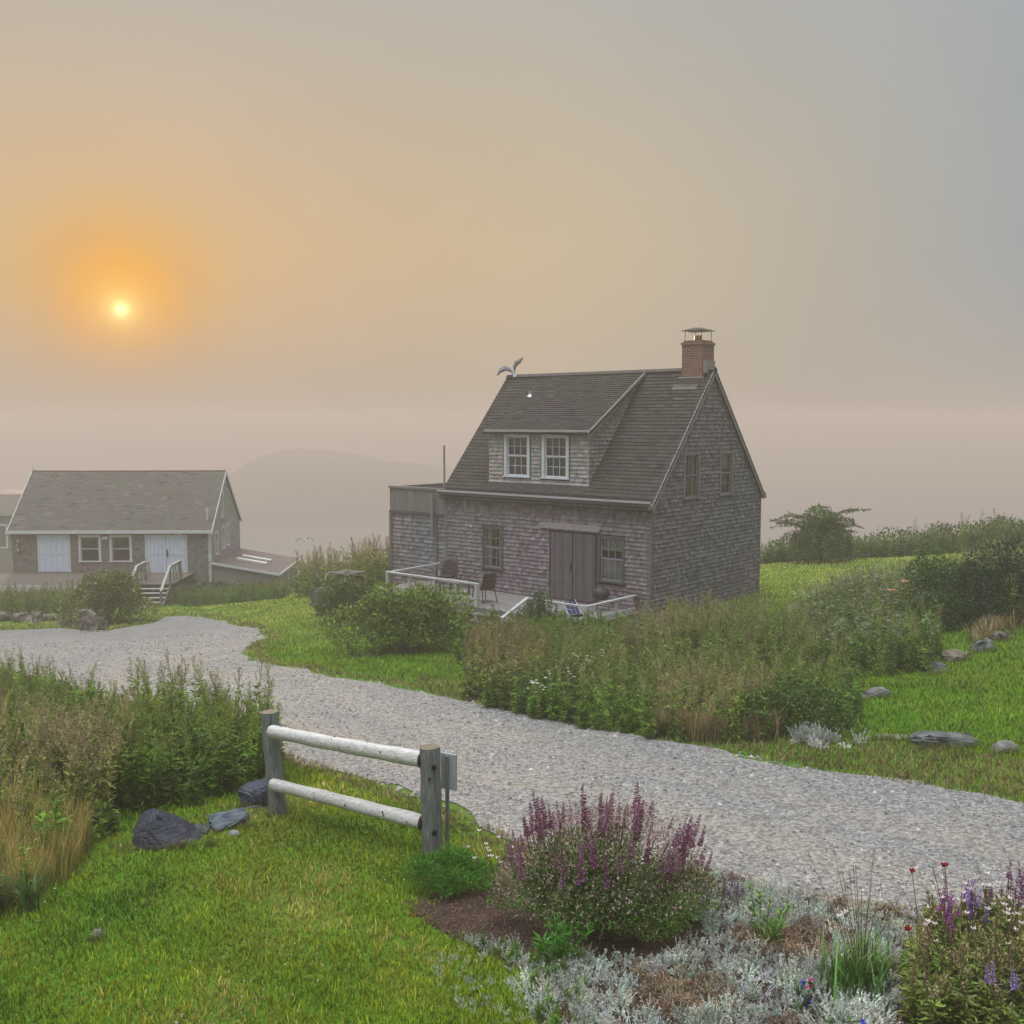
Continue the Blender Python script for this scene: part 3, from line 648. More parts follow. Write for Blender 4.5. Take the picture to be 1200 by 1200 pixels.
for x, z1 in ((-2.47, .74), (-.46, .74)): post(x, yr, -.4, z1, .12)
rail((-2.5, yr, .76), (-.42, yr, .76), .1); rail((-2.47, yr-.02, .38), (-.46, yr-.02, .38), .045, .09)
rail((-.45, yr, .77), (-.42, -.05, .77), .1); rail((-.45, yr, .38), (-.42, -.05, .38), .045, .09)
post(-1.5, yr, DF, .72, .06); post(-.44, -1.1, DF, .72, .07); post(-.42, -.12, DF, .8, .08, (.15, .14, .14))
rail((-2.5, yr-.02, .78), (-2.5, yr-1.15, .36), .11, .05); post(-2.5, yr-1.1, -.2, .36, .1)
b = Bag()
for k, z in enumerate((.16, .02)): b.box((-4.35, DFR-.3*(k+1), z-.04), (-2.6, DFR-.3*k-.02, z), WD)
b.build('step', M['oldwood'], dk)

# chairs on the deck
def wicker_chair(name, loc, rz, label, col, frame=(.03, .027, .025)):
    t = empty(name, loc, rz, label, 'chair')
    b = Bag(); b.box((-.24, -.22, .40), (.24, .24, .45), col); b.build('seat', M['plastic'], t)
    b = Bag(); n = 7
    for i in range(n):
        u0, u1 = -1 + 2*i/n, -1 + 2*(i+1)/n
        y0, y1 = .24 - .06*u0*u0, .24 - .06*u1*u1
        b.quads([[(u0*.27, y0, .43), (u1*.27, y1, .43), (u1*.25, y1+.12, .92-.05*u1*u1), (u0*.25, y0+.12, .92-.05*u0*u0)], [(u0*.27, y0+.025, .43), (u0*.25, y0+.145, .92-.05*u0*u0), (u1*.25, y1+.145, .92-.05*u1*u1), (u1*.27, y1+.025, .43)]], col)
    b.build('backrest', M['plastic'], t)
    for s in (-1, 1):
        b = Bag(); b.tube([(s*.26, -.2, .42), (s*.29, -.22, .62), (s*.3, .0, .66), (s*.28, .26, .62)], .018, 7, frame); b.build('armrest', M['metal'], t)
        b = Bag(); b.tube([(s*.24, -.2, .42), (s*.27, -.25, 0)], .015, 6, frame); b.build('leg', M['metal'], t)
        b = Bag(); b.tube([(s*.24, .22, .42), (s*.27, .32, 0)], .015, 6, frame); b.build('leg', M['metal'], t)
    return t
def cl(x, y, z): return cot_m @ Vector((x, y, z))
cot_m = Matrix.Translation((CO[0], CO[1], 0)) @ Matrix.Rotation(CRZ, 4, 'Z')
wicker_chair('patio_chair', cl(-7.35, -.75, DF), CRZ + R(20), 'dark brown wicker chair in the far corner of the deck against the extension', (.045, .03, .028))
wicker_chair('patio_chair', cl(-4.85, -1.75, DF), CRZ + R(-100), 'dark patio chair seen from the side at the gap in the deck rail', (.06, .038, .034))
t = empty('low_table', cl(-6.5, -1.3, DF), CRZ, 'low wooden table between the two dark chairs on the deck', 'table')
b = Bag()
for k in range(5): b.box((-.45, -.3+.12*k, .4), (.45, -.19+.12*k, .43), (.2, .17, .16))
b.build('table_top', M['oldwood'], t)
for x in (-.4, .4):
    for y in (-.25, .25): b = Bag(); b.box((x-.025, y-.025, 0), (x+.025, y+.025, .4), (.16, .14, .13)); b.build('leg', M['oldwood'], t)
# folded beach chair, blue and white stripes
t = empty('beach_chair', cl(-1.35, -1.75, DF - .12), CRZ + R(75), 'blue and white striped beach chair behind the short deck rail', 'chair'); t.scale = (.78,) * 3
b = Bag(); ns = 9
for i in range(ns):
    x0 = -.27 + .54*i/ns; x1 = -.27 + .54*(i+1)/ns; c_ = (.015, .03, .13) if i % 3 else (.13, .14, .16)
    b.quads([[(x0, -.25, .26), (x1, -.25, .26), (x1, .12, .2), (x0, .12, .2)], [(x0, .12, .2), (x1, .12, .2), (x1, .42, .62), (x0, .42, .62)]], c_)
b.build('sling', M['cloth'], t)
for s in (-1, 1):
    b = Bag(); b.tube([(s*.29, -.27, .27), (s*.29, .12, .2), (s*.29, .44, .66)], .013, 6, (.6, .6, .62)); b.tube([(s*.29, -.2, 0), (s*.29, .25, .38)], .012, 6, (.6, .6, .62)); b.tube([(s*.29, .3, 0), (s*.29, -.15, .4), (s*.29, .33, .42)], .012, 6, (.6, .6, .62)); b.build('side_frame', M['metal'], t)
# kettle grill under a dark cover by the window
t = empty('covered_grill', cl(-1.3, -.62, DF), CRZ, 'rounded dark grill on legs in front of the right cottage window', 'grill'); t.scale = (.85, .85, .8)
b = Bag(); th = np.linspace(-1.25, 1.5, 12); b.tube([(0, 0, .62 + .25*math.sin(a)) for a in th], [.3*math.cos(a)+.01 for a in th], 18, (.03, .033, .036)); b.build('kettle', M['plastic'], t)
b = Bag(); b.tube([(-.07, 0, .87), (-.06, 0, .91), (.06, 0, .91), (.07, 0, .87)], .012, 6, (.05, .05, .05)); b.build('handle', M['metal'], t)
for k in range(3):
    a = 2.1*k + .5; b = Bag(); b.tube([(.18*math.cos(a), .18*math.sin(a), .5), (.3*math.cos(a), .3*math.sin(a), 0)], .014, 6, (.1, .1, .1)); b.build('leg', M['metal'], t)

# ------------------------------------------------------------------ the white-trimmed barn down the road
BR = empty('fish_house', atY(247, 661, 57.0) * np.array((1, 1, 0)) + np.array((0, 0, 0)), R(1.6), 'long low shingled fish house with white trim, pale doors and a lean-to', 'building')
BW, BD, BE, BT = 11.05, 6.9, -.22, 2.88
BM = BD / 2; BS = (BT - BE) / BM; B0 = -4.6
WT = (.66, .68, .7); BG = (.23, .21, .18)
def bx(px): return (px - 247) / 21.05
def bz(py): return H - 57 * math.tan(TH + math.atan((py - 600) / 1200))
d1 = (bx(47), bx(83), -2.56, bz(627)); wa = (bx(96), bx(117), bz(657), bz(629)); wb = (bx(132), bx(153), bz(657), bz(629)); d2 = (bx(172), bx(219), bz(671), bz(627.5))
bops = [d1, wa, wb, d2]
b = Bag(); wall_sheet(b, (0, 0, 0), (1, 0, 0), (0, 0, 1), [-BW, 0], lambda x: BE, B0, bops, 0)
shingles(b, (0, 0, 0), (1, 0, 0), (0, 0, 1), (0, -1, 0), lambda z: (-BW, 0), -BW, 0, B0, BE, .14, .12, .26, shcol(BG, .07), bops)
b.build('front_wall', M['shingle'], BR)
def bclip(z):
    if z <= BE: return (0, BD)
    k = (z - BE) / BS; return (k, BD - k)
gw = [(1.05, 1.5, -1.75, -.55), (2.6, 3.05, -1.6, -.4), (3.6, 4.05, -1.55, -.35), (2.5, 2.95, .25, 1.65)]
b = Bag(); wall_sheet(b, (0, 0, 0), (0, 1, 0), (0, 0, 1), [0, BM, BD], lambda y: BE + BS * (BM - abs(y - BM)), B0, gw, 0)
shingles(b, (0, 0, 0), (0, 1, 0), (0, 0, 1), (1, 0, 0), bclip, 0, BD, B0, BT - .05, .14, .12, .26, shcol((.36, .34, .33), .07), gw)
b.build('gable_wall', M['shingle'], BR)
b = Bag(); wall_sheet(b, (-BW, BD, 0), (0, -1, 0), (0, 0, 1), [0, BM, BD], lambda y: BE + BS * (BM - abs(y - BM)), -7, [], 0, BG); b.build('gable_wall', M['shingle'], BR)
b = Bag(); wall_sheet(b, (0, BD, 0), (-1, 0, 0), (0, 0, 1), [0, BW], lambda y: BE, -7, [], 0, BG); b.build('back_wall', M['shingle'], BR)
b = Bag(); bst = math.hypot(1, BS); LB = (BM + .18) * bst
for sgn in (1, -1):
    Vv = np.array((0, sgn, BS)) / bst; Nn = np.array((0, -BS * sgn, 1)) / bst; O3 = np.array((-BW - .12, -.18 if sgn > 0 else BD + .18, BE - .18 * BS + .03)); X1 = BW + .24
    c = [O3, O3 + np.array((X1, 0, 0)), O3 + np.array((X1, 0, 0)) + Vv * LB, O3 + Vv * LB]; dn = [q - Nn * .05 for q in c]
    b.quads([c, dn[::-1], [c[0], dn[0], dn[1], c[1]], [c[1], dn[1], dn[2], c[2]], [c[3], dn[3], dn[0], c[0]]], (.06, .055, .05))
    shingles(b, O3 + Nn * .002, (1, 0, 0), Vv, Nn, lambda z: (0, X1), 0, X1, 0, LB, .16, .3, .5, shcol((.125, .117, .105), .06), thick=.014, wob=.001)
b.build('roof', M['roofing'], BR)
b = Bag(); b.box((-BW-.1, -.24, BE-.2), (.12, -.19, BE-.02), WT); b.box((-BW-.02, -.03, B0), (-BW+.1, -.001, BE-.1), (.4, .38, .36)); b.box((-.11, -.03, B0), (.03, -.001, BE-.1), WT); b.box((.003, 0, B0), (.035, .12, BE-.1), WT); b.box((.003, BD-.1, B0), (.035, BD+.02, BE-.1), WT)
b.box((-BW-.1, BM-.05, BT+.03), (.12, BM+.05, BT+.07), (.22, .2, .18))
for y0, y1 in ((-.2, BM), (BD+.2, BM)):
    b.beam((.13, y0, BE-.2*BS-.05), (.13, y1, BT-.05), .03, .16, WT); b.beam((-BW-.13, y0, BE-.2*BS-.05), (-BW-.13, y1, BT-.05), .03, .16, WT)
for x in (-BW-.08, .1): b.tube([(x, BM, BT+.05), (x, BM, BT+.3)], [.04, .02], 6, WT)
b.build('white_trim', M['paint'], BR)
BLU = (.66, .73, .84)
def plank_door(o, n, leaf, par, top=True):
    f = Bag(); f.box((o[0]-.05, -.05, o[2]-.02), (o[0]+.05, .02, o[3]+.05), WT); f.box((o[1]-.05, -.05, o[2]-.02), (o[1]+.05, .02, o[3]+.05), WT); f.box((o[0]+.05, -.05, o[3]-.03), (o[1]-.05, .02, o[3]+.05), WT)
    fo = f.build('door_frame', M['paint'], par)
    for k in range(leaf):
        a = o[0]+.05+(o[1]-o[0]-.1)*k/leaf; c = o[0]+.05+(o[1]-o[0]-.1)*(k+1)/leaf
        b = Bag()
        for i in range(n): x0 = a+.008+(c-a-.016)*i/n; x1 = a+.008+(c-a-.016)*(i+1)/n; b.box((x0, -.03, o[2]), (x1-.012, .01, o[3]-.03), BLU)
        b.box((a+.008, -.045, (o[2]+o[3])/2-.05), (c-.01, -.031, (o[2]+o[3])/2+.05), np.array(BLU)*.93); b.box((a, .011, o[2]), (c, .02, o[3]-.03), (.2, .22, .25))
        d = b.build('door', M['paint'], par)
        if k == leaf - 1 and leaf > 1: h = Bag(); h.box((a+.03, -.08, -1.75), (a+.1, -.046, -1.35), (.06, .06, .06)); h.build('handle', M['metal'], d)
plank_door(d1, 5, 1, BR); plank_door(d2, 5, 2, BR)
for o, lb in ((wa, 'white framed window nearer the left door'), (wb, 'white framed window nearer the steps')):
    window(BR, mloc((o[0]+o[1])/2, 0, (o[2]+o[3])/2), o[1]-o[0], o[3]-o[2], .12, WT, (.5, .5, .5), 1, 1, 'blind', label=lb)
for o, lb in zip(gw, ('white framed gable window by the front corner', 'white framed middle gable window', 'white framed gable window by the rear corner', 'tall white framed window in the gable peak')):
    window(BR, mloc(0, (o[0]+o[1])/2, (o[2]+o[3])/2, R(90)), o[1]-o[0], o[3]-o[2], .1, WT, (.5, .5, .5), 1, 1, 'none', label=lb)
for px, py in ((125, 630), (211, 624)):
    b = Bag(); x = bx(px); z = bz(py); b.box((x-.15, -.1, z-.1), (x+.15, -.03, z+.1), WT); b.tube([(x-.08, -.12, z), (x-.1, -.22, z-.08)], [.05, .07], 8, (.5, .5, .5)); b.tube([(x+.08, -.12, z), (x+.1, -.22, z-.08)], [.05, .07], 8, (.5, .5, .5))
    b.build('flood_light', M['paint'], BR)
b = Bag(); x = bx(23.5); P = [(x+.06*math.sin(k*1.3), -.08, bz(632)-k*.11) for k in range(8)]; b.tube(P, [.07, .1, .06, .1, .07, .09, .06, .04], 7, (.5, .46, .4)); b.build('carved_ornament', M['paint'], BR)
b = Bag(); b.tube([(bx(241.5), .55, .25), (bx(241.5), .55, .95)], .07, 8, (.6, .58, .54)); b.build('vent_pipe', M['paint'], BR)
# lean-to at the gable end
LX, LY0, LY1 = 3.65, .1, 6.5; LH, LL = -2.08, -2.75
b = Bag(); c = np.array([(.04, LY0-.1, LH+.0), (LX+.15, LY0-.1, LL), (LX+.15, LY1+.1, LL), (.04, LY1+.1, LH)]); dn = c - np.array((0, 0, .08))
b.quads([c, dn[::-1], [c[1], dn[1], dn[2], c[2]], [c[0], dn[0], dn[1], c[1]], [c[2], dn[2], dn[3], c[3]]], (.15, .13, .125)); b.build('lean_to_roof', M['roofing'], BR)
b = Bag(); b.box((LX-.03, LY0, -6.5), (LX+.03, LY1, LL-.1), (.27, .25, .24)); b.quads([[(.04, LY0, -6.5), (LX, LY0, -6.5), (LX, LY0, LL-.08), (.04, LY0, LH-.08)]], (.27, .25, .24)); b.build('lean_to_wall', M['shingle'], BR)
b = Bag(); b.beam((.05, LY0-.13, LH-.05), (LX+.15, LY0-.13, LL-.05), .04, .12, WT); b.box((LX+.14, LY0-.1, LL-.12), (LX+.19, LY1+.1, LL), WT)
for y in (.3, 1.6, 3.2, 4.8, 6.4): b.box((LX+.032, y-.06, -6.5), (LX+.06, y+.06, LL-.12), WT)
b.build('lean_to_trim', M['paint'], BR)
for y0 in (2.2, 3.5):
    zz = lambda x: LH + (LL-LH)*(x-.04)/(LX+.11)
    b = Bag(); b.beam((.9, y0+.2, zz(.9)+.06), (2.6, y0+.2, zz(2.6)+.06), .36, .1, (.75, .74, .68)); b.build('skylight', M['paint'], BR)
# platform and steps
dz = -2.64; b = Bag(); dpt = 4.2
for k in range(30): b.box((-BW-1.6, -.14*(k+1), dz-.05), (-.9, -.14*k-.008, dz), np.array((.15, .13, .11)) * rng.uniform(.85, 1.1))
for x in np.arange(-BW-1.4, -.9, 1.5): b.box((x-.07, -dpt+.1, -4.6), (x+.07, -dpt+.24, dz-.051), (.2, .18, .16))
b.build('platform_floor', M['oldwood'], BR)
b = Bag(); b.box((-BW-1.6, -dpt-.04, dz-.36), (-2.95, -dpt-.004, dz-.01), WT); b.build('platform_fascia', M['paint'], BR)
sx0, sx1 = -2.65, -1.05
b = Bag()
for k in range(6): z = dz-.19*(k+1); b.box((sx0, -dpt-.28*(k+1), z-.045), (sx1, -dpt-.28*k-.01, z), (.42, .39, .35))
for x in (sx0-.04, sx1): b.beam((x+.02, -dpt, dz-.25), (x+.02, -dpt-1.75, dz-1.35), .05, .25, (.25, .23, .2))
b.build('steps', M['oldwood'], BR)
for x, far_ in ((sx0-.05, -1.6), (sx1+.06, -1.2)):
    b = Bag(); b.box((x-.05, -dpt-.05, dz-.3), (x+.05, -dpt+.05, dz+.95), WD); b.box((x-.05, -dpt-1.65, dz-1.5), (x+.05, -dpt-1.55, dz-.15), WD); b.beam((x, -dpt, dz+.97), (x, -dpt-1.62, dz-.1), .12, .05, (.45, .43, .4)); b.beam((x, -dpt+.02, dz+.97), (x, far_-1.2, dz+1.0), .12, .05, (.45, .43, .4))
    b.box((x-.05, far_-1.3, dz), (x+.05, far_-1.2, dz+1.0), WD)
    for k in range(4): y = -dpt+.3+k*.45; b.beam((x, y, dz+.1), (x, y+.35, dz+.95), .03, .1, (.38, .36, .33)); b.beam((x+.04, y+.35, dz+.1), (x+.04, y, dz+.95), .03, .1, (.36, .34, .31))
    b.build('railing', M['oldwood'], BR)
# the farthest building, cut by the left edge
fb = atY(20, 640, 92.0)
t = empty('far_house', (fb[0], fb[1], 0), R(0), 'faint grey house lost in the fog beyond the fish house', 'building')
b = Bag(); b.box((-8, 0, -9), (-.25, 6, -2.4), (.3, .27, .25)); b.build('wall', M['shingle'], t)
b = Bag(); c = [(-8.2, -.3, -2.6), (0, -.3, -2.6), (0, 3, -.9), (-8.2, 3, -.9)]; b.quads([c, [(0, 6.3, -2.6), (-8.2, 6.3, -2.6), (-8.2, 3, -.9), (0, 3, -.9)]], (.15, .14, .12)); b.add([(0, -.3, -2.6), (0, 6.3, -2.6), (0, 3, -.9)], [(0, 1, 2)], (.3, .28, .26)); b.build('roof', M['roofing'], t)
for x in (-1.7, -3.6):
    b = Bag(); b.box((x, -.05, -5.6), (x+.9, -.001, -3.4), WT); f = b.build('window', M['paint'], t); b = Bag(); b.box((x+.15, -.06, -5.45), (x+.75, -.051, -3.55), (.15, .15, .16)); b.build('pane', M['plastic'], f)

# ------------------------------------------------------------------ plants: generators
def leafquads(P, Dr, Ln, Wd, up=None, r=None, fold=0.):
    """diamond leaves from base P along Dr"""
    r = r or rng; n = len(P); Dr = nrm(Dr)
    ref = r.normal(size=(n, 3)) if up is None else np.tile(np.array(up, float), (n, 1)) + r.normal(size=(n, 3)) * .35
    S = nrm(np.cross(Dr, ref)); Ln = np.broadcast_to(Ln, (n,))[:, None]; Wd = np.broadcast_to(Wd, (n,))[:, None]
    N_ = np.cross(S, Dr)
    m = P + Dr * Ln * .45
    return np.stack([P, m + S * Wd * .5 + N_ * Ln * .06, P + Dr * Ln - N_ * Ln * .1, m - S * Wd * .5 + N_ * Ln * .06], 1)
def stemquads(P, r0, r1):
    """3-sided thin stems along polyline P (k,3)"""
    P = np.asarray(P, float); k = len(P); rr = np.linspace(r0, r1, k); Q = []
    a = np.array([(math.cos(t), math.sin(t), 0) for t in (0, 2.1, 4.2)])
    R_ = [P[i] + a * rr[i] for i in range(k)]
    for i in range(k - 1):
        for j in range(3): Q.append((R_[i][j], R_[i][(j+1) % 3], R_[i+1][(j+1) % 3], R_[i+1][j]))
    return np.array(Q)
class Pl:
    """a plant template: quads with colours"""
    def __init__(s): s.q = []; s.c = []
    def add(s, Q, c):
        Q = np.asarray(Q).reshape(-1, 4, 3); c = np.asarray(c, float)
        if c.ndim == 1: c = np.tile(c, (len(Q), 1))
        s.q.append(Q); s.c.append(c)
    def done(s): return np.concatenate(s.q), np.concatenate(s.c)
def place(bag, tmpl, pos, scale, rot=None, tilt=.1, tint=.2, r=None, mat=0, zs=None):
    """copies of templates merged into one bag"""
    r = r or rng; pos = np.asarray(pos, float); n = len(pos); scale = np.broadcast_to(scale, (n,)); which = r.integers(0, len(tmpl), n)
    for t in range(len(tmpl)):
        I = np.where(which == t)[0]
        if len(I) == 0: continue
        Q, C = tmpl[t]; a = r.random(len(I)) * 6.283 if rot is None else np.broadcast_to(rot, (n,))[I]
        ca, sa = np.cos(a)[:, None, None], np.sin(a)[:, None, None]; q = Q[None] * scale[I][:, None, None, None]
        x = q[..., 0] * ca - q[..., 1] * sa; y = q[..., 0] * sa + q[..., 1] * ca; z = q[..., 2]
        tx = r.normal(size=(len(I), 1, 1)) * tilt; ty = r.normal(size=(len(I), 1, 1)) * tilt
        x = x + z * tx; y = y + z * ty
        W_ = np.stack([x, y, z], -1) + pos[I][:, None, None, :]
        k = 1 + (r.random((len(I), 1, 1)) * 2 - 1) * tint; h_ = 1 + (r.random((len(I), 1, 3)) * 2 - 1) * tint * .3
        c = np.clip(C[None] * k * h_, 0, 1)
        bag.quads(W_.reshape(-1, 4, 3), c.reshape(-1, 3), mat)
def ground_pts(xy, sink=.02):
    xy = np.asarray(xy); return np.c_[xy, hgt(xy[:, 0], xy[:, 1]) - sink]
def scatter(poly, n, r=None, mask=None):
    r = r or rng; P = np.array([(p[0], p[1]) for p in poly]); lo = P.min(0); hi = P.max(0); out = []; c = 0
    while c < n:
        q = lo + r.random((max(n * 3, 50), 2)) * (hi - lo); q = q[inpoly(q[:, 0], q[:, 1], P)]
        if mask is not None: q = q[mask(q)]
        out.append(q); c += len(q)
        if len(out) > 60: break
    return np.concatenate(out)[:n]

def tall_weed(r, h=1.3, leafc=(.17, .27, .03), topc=(.31, .30, .11), nleaf=60, top=.34, bushy=1., seed=84):
    p = Pl(); lean = r.normal(size=2) * .08; k = 6; zz = np.linspace(0, h, k); S = np.c_[lean[0] * zz ** 2, lean[1] * zz ** 2, zz]
    p.add(stemquads(S, .008, .003), np.array(topc) * .6 + np.array(leafc) * .3)
    at = lambda z: np.array([np.interp(z, zz, S[:, 0]), np.interp(z, zz, S[:, 1]), z])
    z = h * (.04 + .72 * r.random(nleaf)); a = r.random(nleaf) * 6.283; B = np.array([at(q) for q in z]); el = r.uniform(-.1, .75, nleaf)
    Dn = np.c_[np.cos(a), np.sin(a), el]; ln = (.17 - .09 * z / h) * r.uniform(.7, 1.3, nleaf) * bushy
    p.add(leafquads(B, Dn, ln, ln * .34, (0, 0, 1), r), vary(leafc, nleaf, .35, r))
    # small leaves set off the ends (divided foliage)
    t = r.random(nleaf); B2 = B + nrm(Dn) * (ln * t)[:, None]; D2 = Dn + r.normal(size=(nleaf, 3)) * .6
    p.add(leafquads(B2, D2, ln * .5, ln * .14, (0, 0, 1), r), vary(np.array(leafc) * 1.25, nleaf, .3, r))
    nb = int(9 * bushy) + 2
    for i in range(nb):
        z0 = h * (1 - top * (i + .5) / nb); a = r.random() * 6.283; L_ = h * .17 * (.35 + (1 - z0 / h) / top * .9) * r.uniform(.7, 1.2)
        e = at(z0) + np.array([math.cos(a) * L_ * .45, math.sin(a) * L_ * .45, L_]); p.add(stemquads([at(z0), e], .003, .0015), np.array(topc) * .7)
        m_ = int(seed / nb); tt = r.random(m_) ** .8; B3 = at(z0) + (e - at(z0)) * tt[:, None] + r.normal(size=(m_, 3)) * .008
        D3 = r.normal(size=(m_, 3)) + np.array([0, 0, .6]); s3 = r.uniform(.016, .034, m_); mixv = r.random((m_, 1)) * .5
        p.add(leafquads(B3, D3, s3, s3 * .55, None, r), np.clip(vary(topc, m_, .3, r) * (1 - mixv) + np.array(leafc) * mixv, 0, 1))
    return p.done()
def grass_tuft(r, n=26, h=.5, wd=.006, col=(.12, .17, .04), spread=.08, droop=.35, tipc=None):
    p = Pl(); a = r.random(n) * 6.283; b0 = r.normal(size=(n, 2)) * spread * .4; hh = h * r.uniform(.55, 1.1, n); ln = r.uniform(.08, 1, n) * droop * hh
    d = np.c_[np.cos(a), np.sin(a)]; seg = 4; c = vary(col, n, .3, r); tc_ = np.array(tipc if tipc is not None else col)
    side = np.c_[-d[:, 1], d[:, 0], np.zeros(n)]
    pts = []
    for s in range(seg + 1):
        t = s / seg; o = b0 + d * (ln * t ** 2)[:, None]; pts.append((np.c_[o, hh * (t - .28 * t ** 3 * droop)], wd * (1 - t * .85)))
    for s in range(seg):
        (P0, w0), (P1, w1_) = pts[s], pts[s + 1]; t = (s + .5) / seg
        p.add(np.stack([P0 - side * w0, P0 + side * w0, P1 + side * w1_, P1 - side * w1_], 1), c * (1 - t) + tc_ * c / (np.array(col)) * t)
    return p.done()
def strap_clump(r, n=40, h=.6, wd=.014, col=(.06, .14, .03), droop=.8): return grass_tuft(r, n, h, wd, col, .12, droop)
def umbel(r, h=1.2, col=(.09, .14, .04), fc=(.5, .48, .42)):
    p = Pl(); S = np.c_[r.normal() * .06 * np.linspace(0, 1, 5) ** 2, r.normal() * .06 * np.linspace(0, 1, 5) ** 2, np.linspace(0, h, 5)]
    p.add(stemquads(S, .006, .003), col); nl = 26; z = r.random(nl) * .8 * h; a = r.random(nl) * 6.28; ln = r.uniform(.06, .15, nl)
    p.add(leafquads(np.c_[np.zeros((nl, 2)), z], np.c_[np.cos(a), np.sin(a), r.uniform(-.2, .6, nl)], ln, ln * .3, (0, 0, 1), r), vary(col, nl, .3, r))
    for k in range(4):
        a = r.random() * 6.28; L_ = .12 * r.uniform(.5, 1.2); c0 = S[-2] + (S[-1] - S[-2]) * r.random(); e = c0 + np.array([math.cos(a) * L_, math.sin(a) * L_, .16 * r.uniform(.6, 1.2)]); p.add(stemquads([c0, e], .003, .002), col)
        m_ = 26; q = e + np.c_[r.normal(size=(m_, 2)) * .028, r.normal(size=m_) * .006]; s = r.uniform(.008, .016, m_); p.add(leafquads(q, r.normal(size=(m_, 3)), s, s, (0, 0, 1), r), vary(fc, m_, .3, r))
    return p.done()
def leafcloud(bag, lobes, n, size, col, r, up=.35, tip=None, flat=.55, mat=0):
    """leaf clumps on the outside of many lobes; lobes: (cx, cy, cz, rx, ry, rz)"""
    Lb = np.array(lobes); wgt = (Lb[:, 3] * Lb[:, 5]) ** 1.0; I = r.choice(len(Lb), n, p=wgt / wgt.sum()); d = nrm(r.normal(size=(n, 3))); rad = 1 - np.abs(r.normal(size=n)) * .22
    bump = 1 + .16 * np.sin(d[:, 0] * 7 + I) * np.cos(d[:, 2] * 6 + d[:, 1] * 5 + I * 1.7)
    P = Lb[I, :3] + d * Lb[I, 3:] * (rad * bump)[:, None]
    Dn = d * .8 + np.array([0, 0, up]) + r.normal(size=(n, 3)) * .55
    s = r.uniform(.6, 1.3, n) * size; c = vary(col, n, .3, r)
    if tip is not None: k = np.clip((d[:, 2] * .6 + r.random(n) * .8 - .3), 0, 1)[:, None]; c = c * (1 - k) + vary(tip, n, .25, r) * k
    keep = P[:, 2] > 0
    bag.quads(leafquads(P[keep], Dn[keep], s[keep], s[keep] * flat, None, r), c[keep], mat)
def branches(bag, r, n, h, spread, col=(.09, .07, .05), r0=.02):
    for i in range(n):
        a = r.random() * 6.283; s = r.uniform(.3, 1) * spread; k = np.linspace(0, 1, 6)
        P = np.c_[math.cos(a) * s * k ** 1.3 + r.normal(size=6) * .02, math.sin(a) * s * k ** 1.3 + r.normal(size=6) * .02, h * r.uniform(.6, .95) * k]
        bag.tube(P, np.linspace(r0, r0 * .25, 6), 5, col, cap=False)
def shrub(name, loc, lobes, n, size, col, label, cat='shrub', tip=None, seed=1, nb=10, up=.35, flat=.55, group=None):
    r = np.random.default_rng(seed); t = empty(name, loc, 0, label, cat, group)
    b = Bag(); leafcloud(b, lobes, n, size, col, r, up, tip, flat); b.build('foliage', M['leaf'], t)
    Lb = np.array(lobes); b = Bag(); branches(b, r, nb, (Lb[:, 2] + Lb[:, 5]).max() * .9, np.abs(Lb[:, :2]).max() * .7 + .2); b.build('stem', M['stem'], t)
    return t
def dome(r, rx, ry, h, k=14, s=.38):
    L_ = [(0, 0, h * .38, rx * .6, ry * .6, h * .38)]
    for i in range(k):
        a = r.random() * 6.283; q = r.uniform(.25, .85); z = h * (1 - q ** 2) * r.uniform(.45, .85) + .08; L_.append((math.cos(a) * rx * q, math.sin(a) * ry * q, z, s * rx * r.uniform(.7, 1.2), s * ry * r.uniform(.7, 1.2), s * h * r.uniform(.6, 1)))
    return L_

GREEN = (.06, .12, .022); YGREEN = (.12, .16, .03); DRY = (.26, .2, .11); RUST = (.2, .125, .08); DKG = (.03, .075, .022)

# ------------------------------------------------------------------ lawn and grass
Pr = np.array([(p.x, p.y) for p in ROAD]); Pb = np.array([(p.x, p.y) for p in BED])
def cot_local(q): d = q - CO[:2]; c, s = math.cos(CRZ), math.sin(CRZ); return np.c_[d[:, 0] * c + d[:, 1] * s, -d[:, 0] * s + d[:, 1] * c]
def not_built(q):
    l = cot_local(q); a = (l[:, 0] > -10.9) & (l[:, 0] < .05) & (l[:, 1] > -2.6) & (l[:, 1] < 6.9)
    c = (q[:, 0] > -29.5) & (q[:, 0] < -13.2) & (q[:, 1] > 52.8) & (q[:, 1] < 64)
    return ~a & ~c
def lawn_pts(n, r0, r1, a0=-46, a1=46, r=rng):
    q = r.random(n); rad = r0 * (r1 / r0) ** q; a = R(a0) + (R(a1) - R(a0)) * r.random(n)
    return np.c_[np.sin(a) * rad, np.cos(a) * rad], rad
def blades(P, hh, wd, c, r, lean=.95):
    n = len(P); a = r.random(n) * 6.283; d = np.c_[np.cos(a), np.sin(a), np.zeros(n)]; s = np.c_[-d[:, 1], d[:, 0], np.zeros(n)] * wd[:, None] * .5
    tip = P + np.c_[np.zeros((n, 2)), hh] + d * (hh * lean * r.random(n))[:, None]; mid_ = P + (tip - P) * .55 + np.c_[np.zeros((n, 2)), hh * .1]
    Q = np.concatenate([np.stack([P - s, P + s, mid_ + s * .8, mid_ - s * .8], 1), np.stack([mid_ - s * .8, mid_ + s * .8, tip + s * .12, tip - s * .12], 1)])
    return Q, np.concatenate([c, c])
r = np.random.default_rng(3)
q, rad = lawn_pts(640000, 6.0, 46, r=r)
inr = inpoly(q[:, 0], q[:, 1], Pr); inb = inpoly(q[:, 0], q[:, 1], Pb); _in4 = inb.copy()
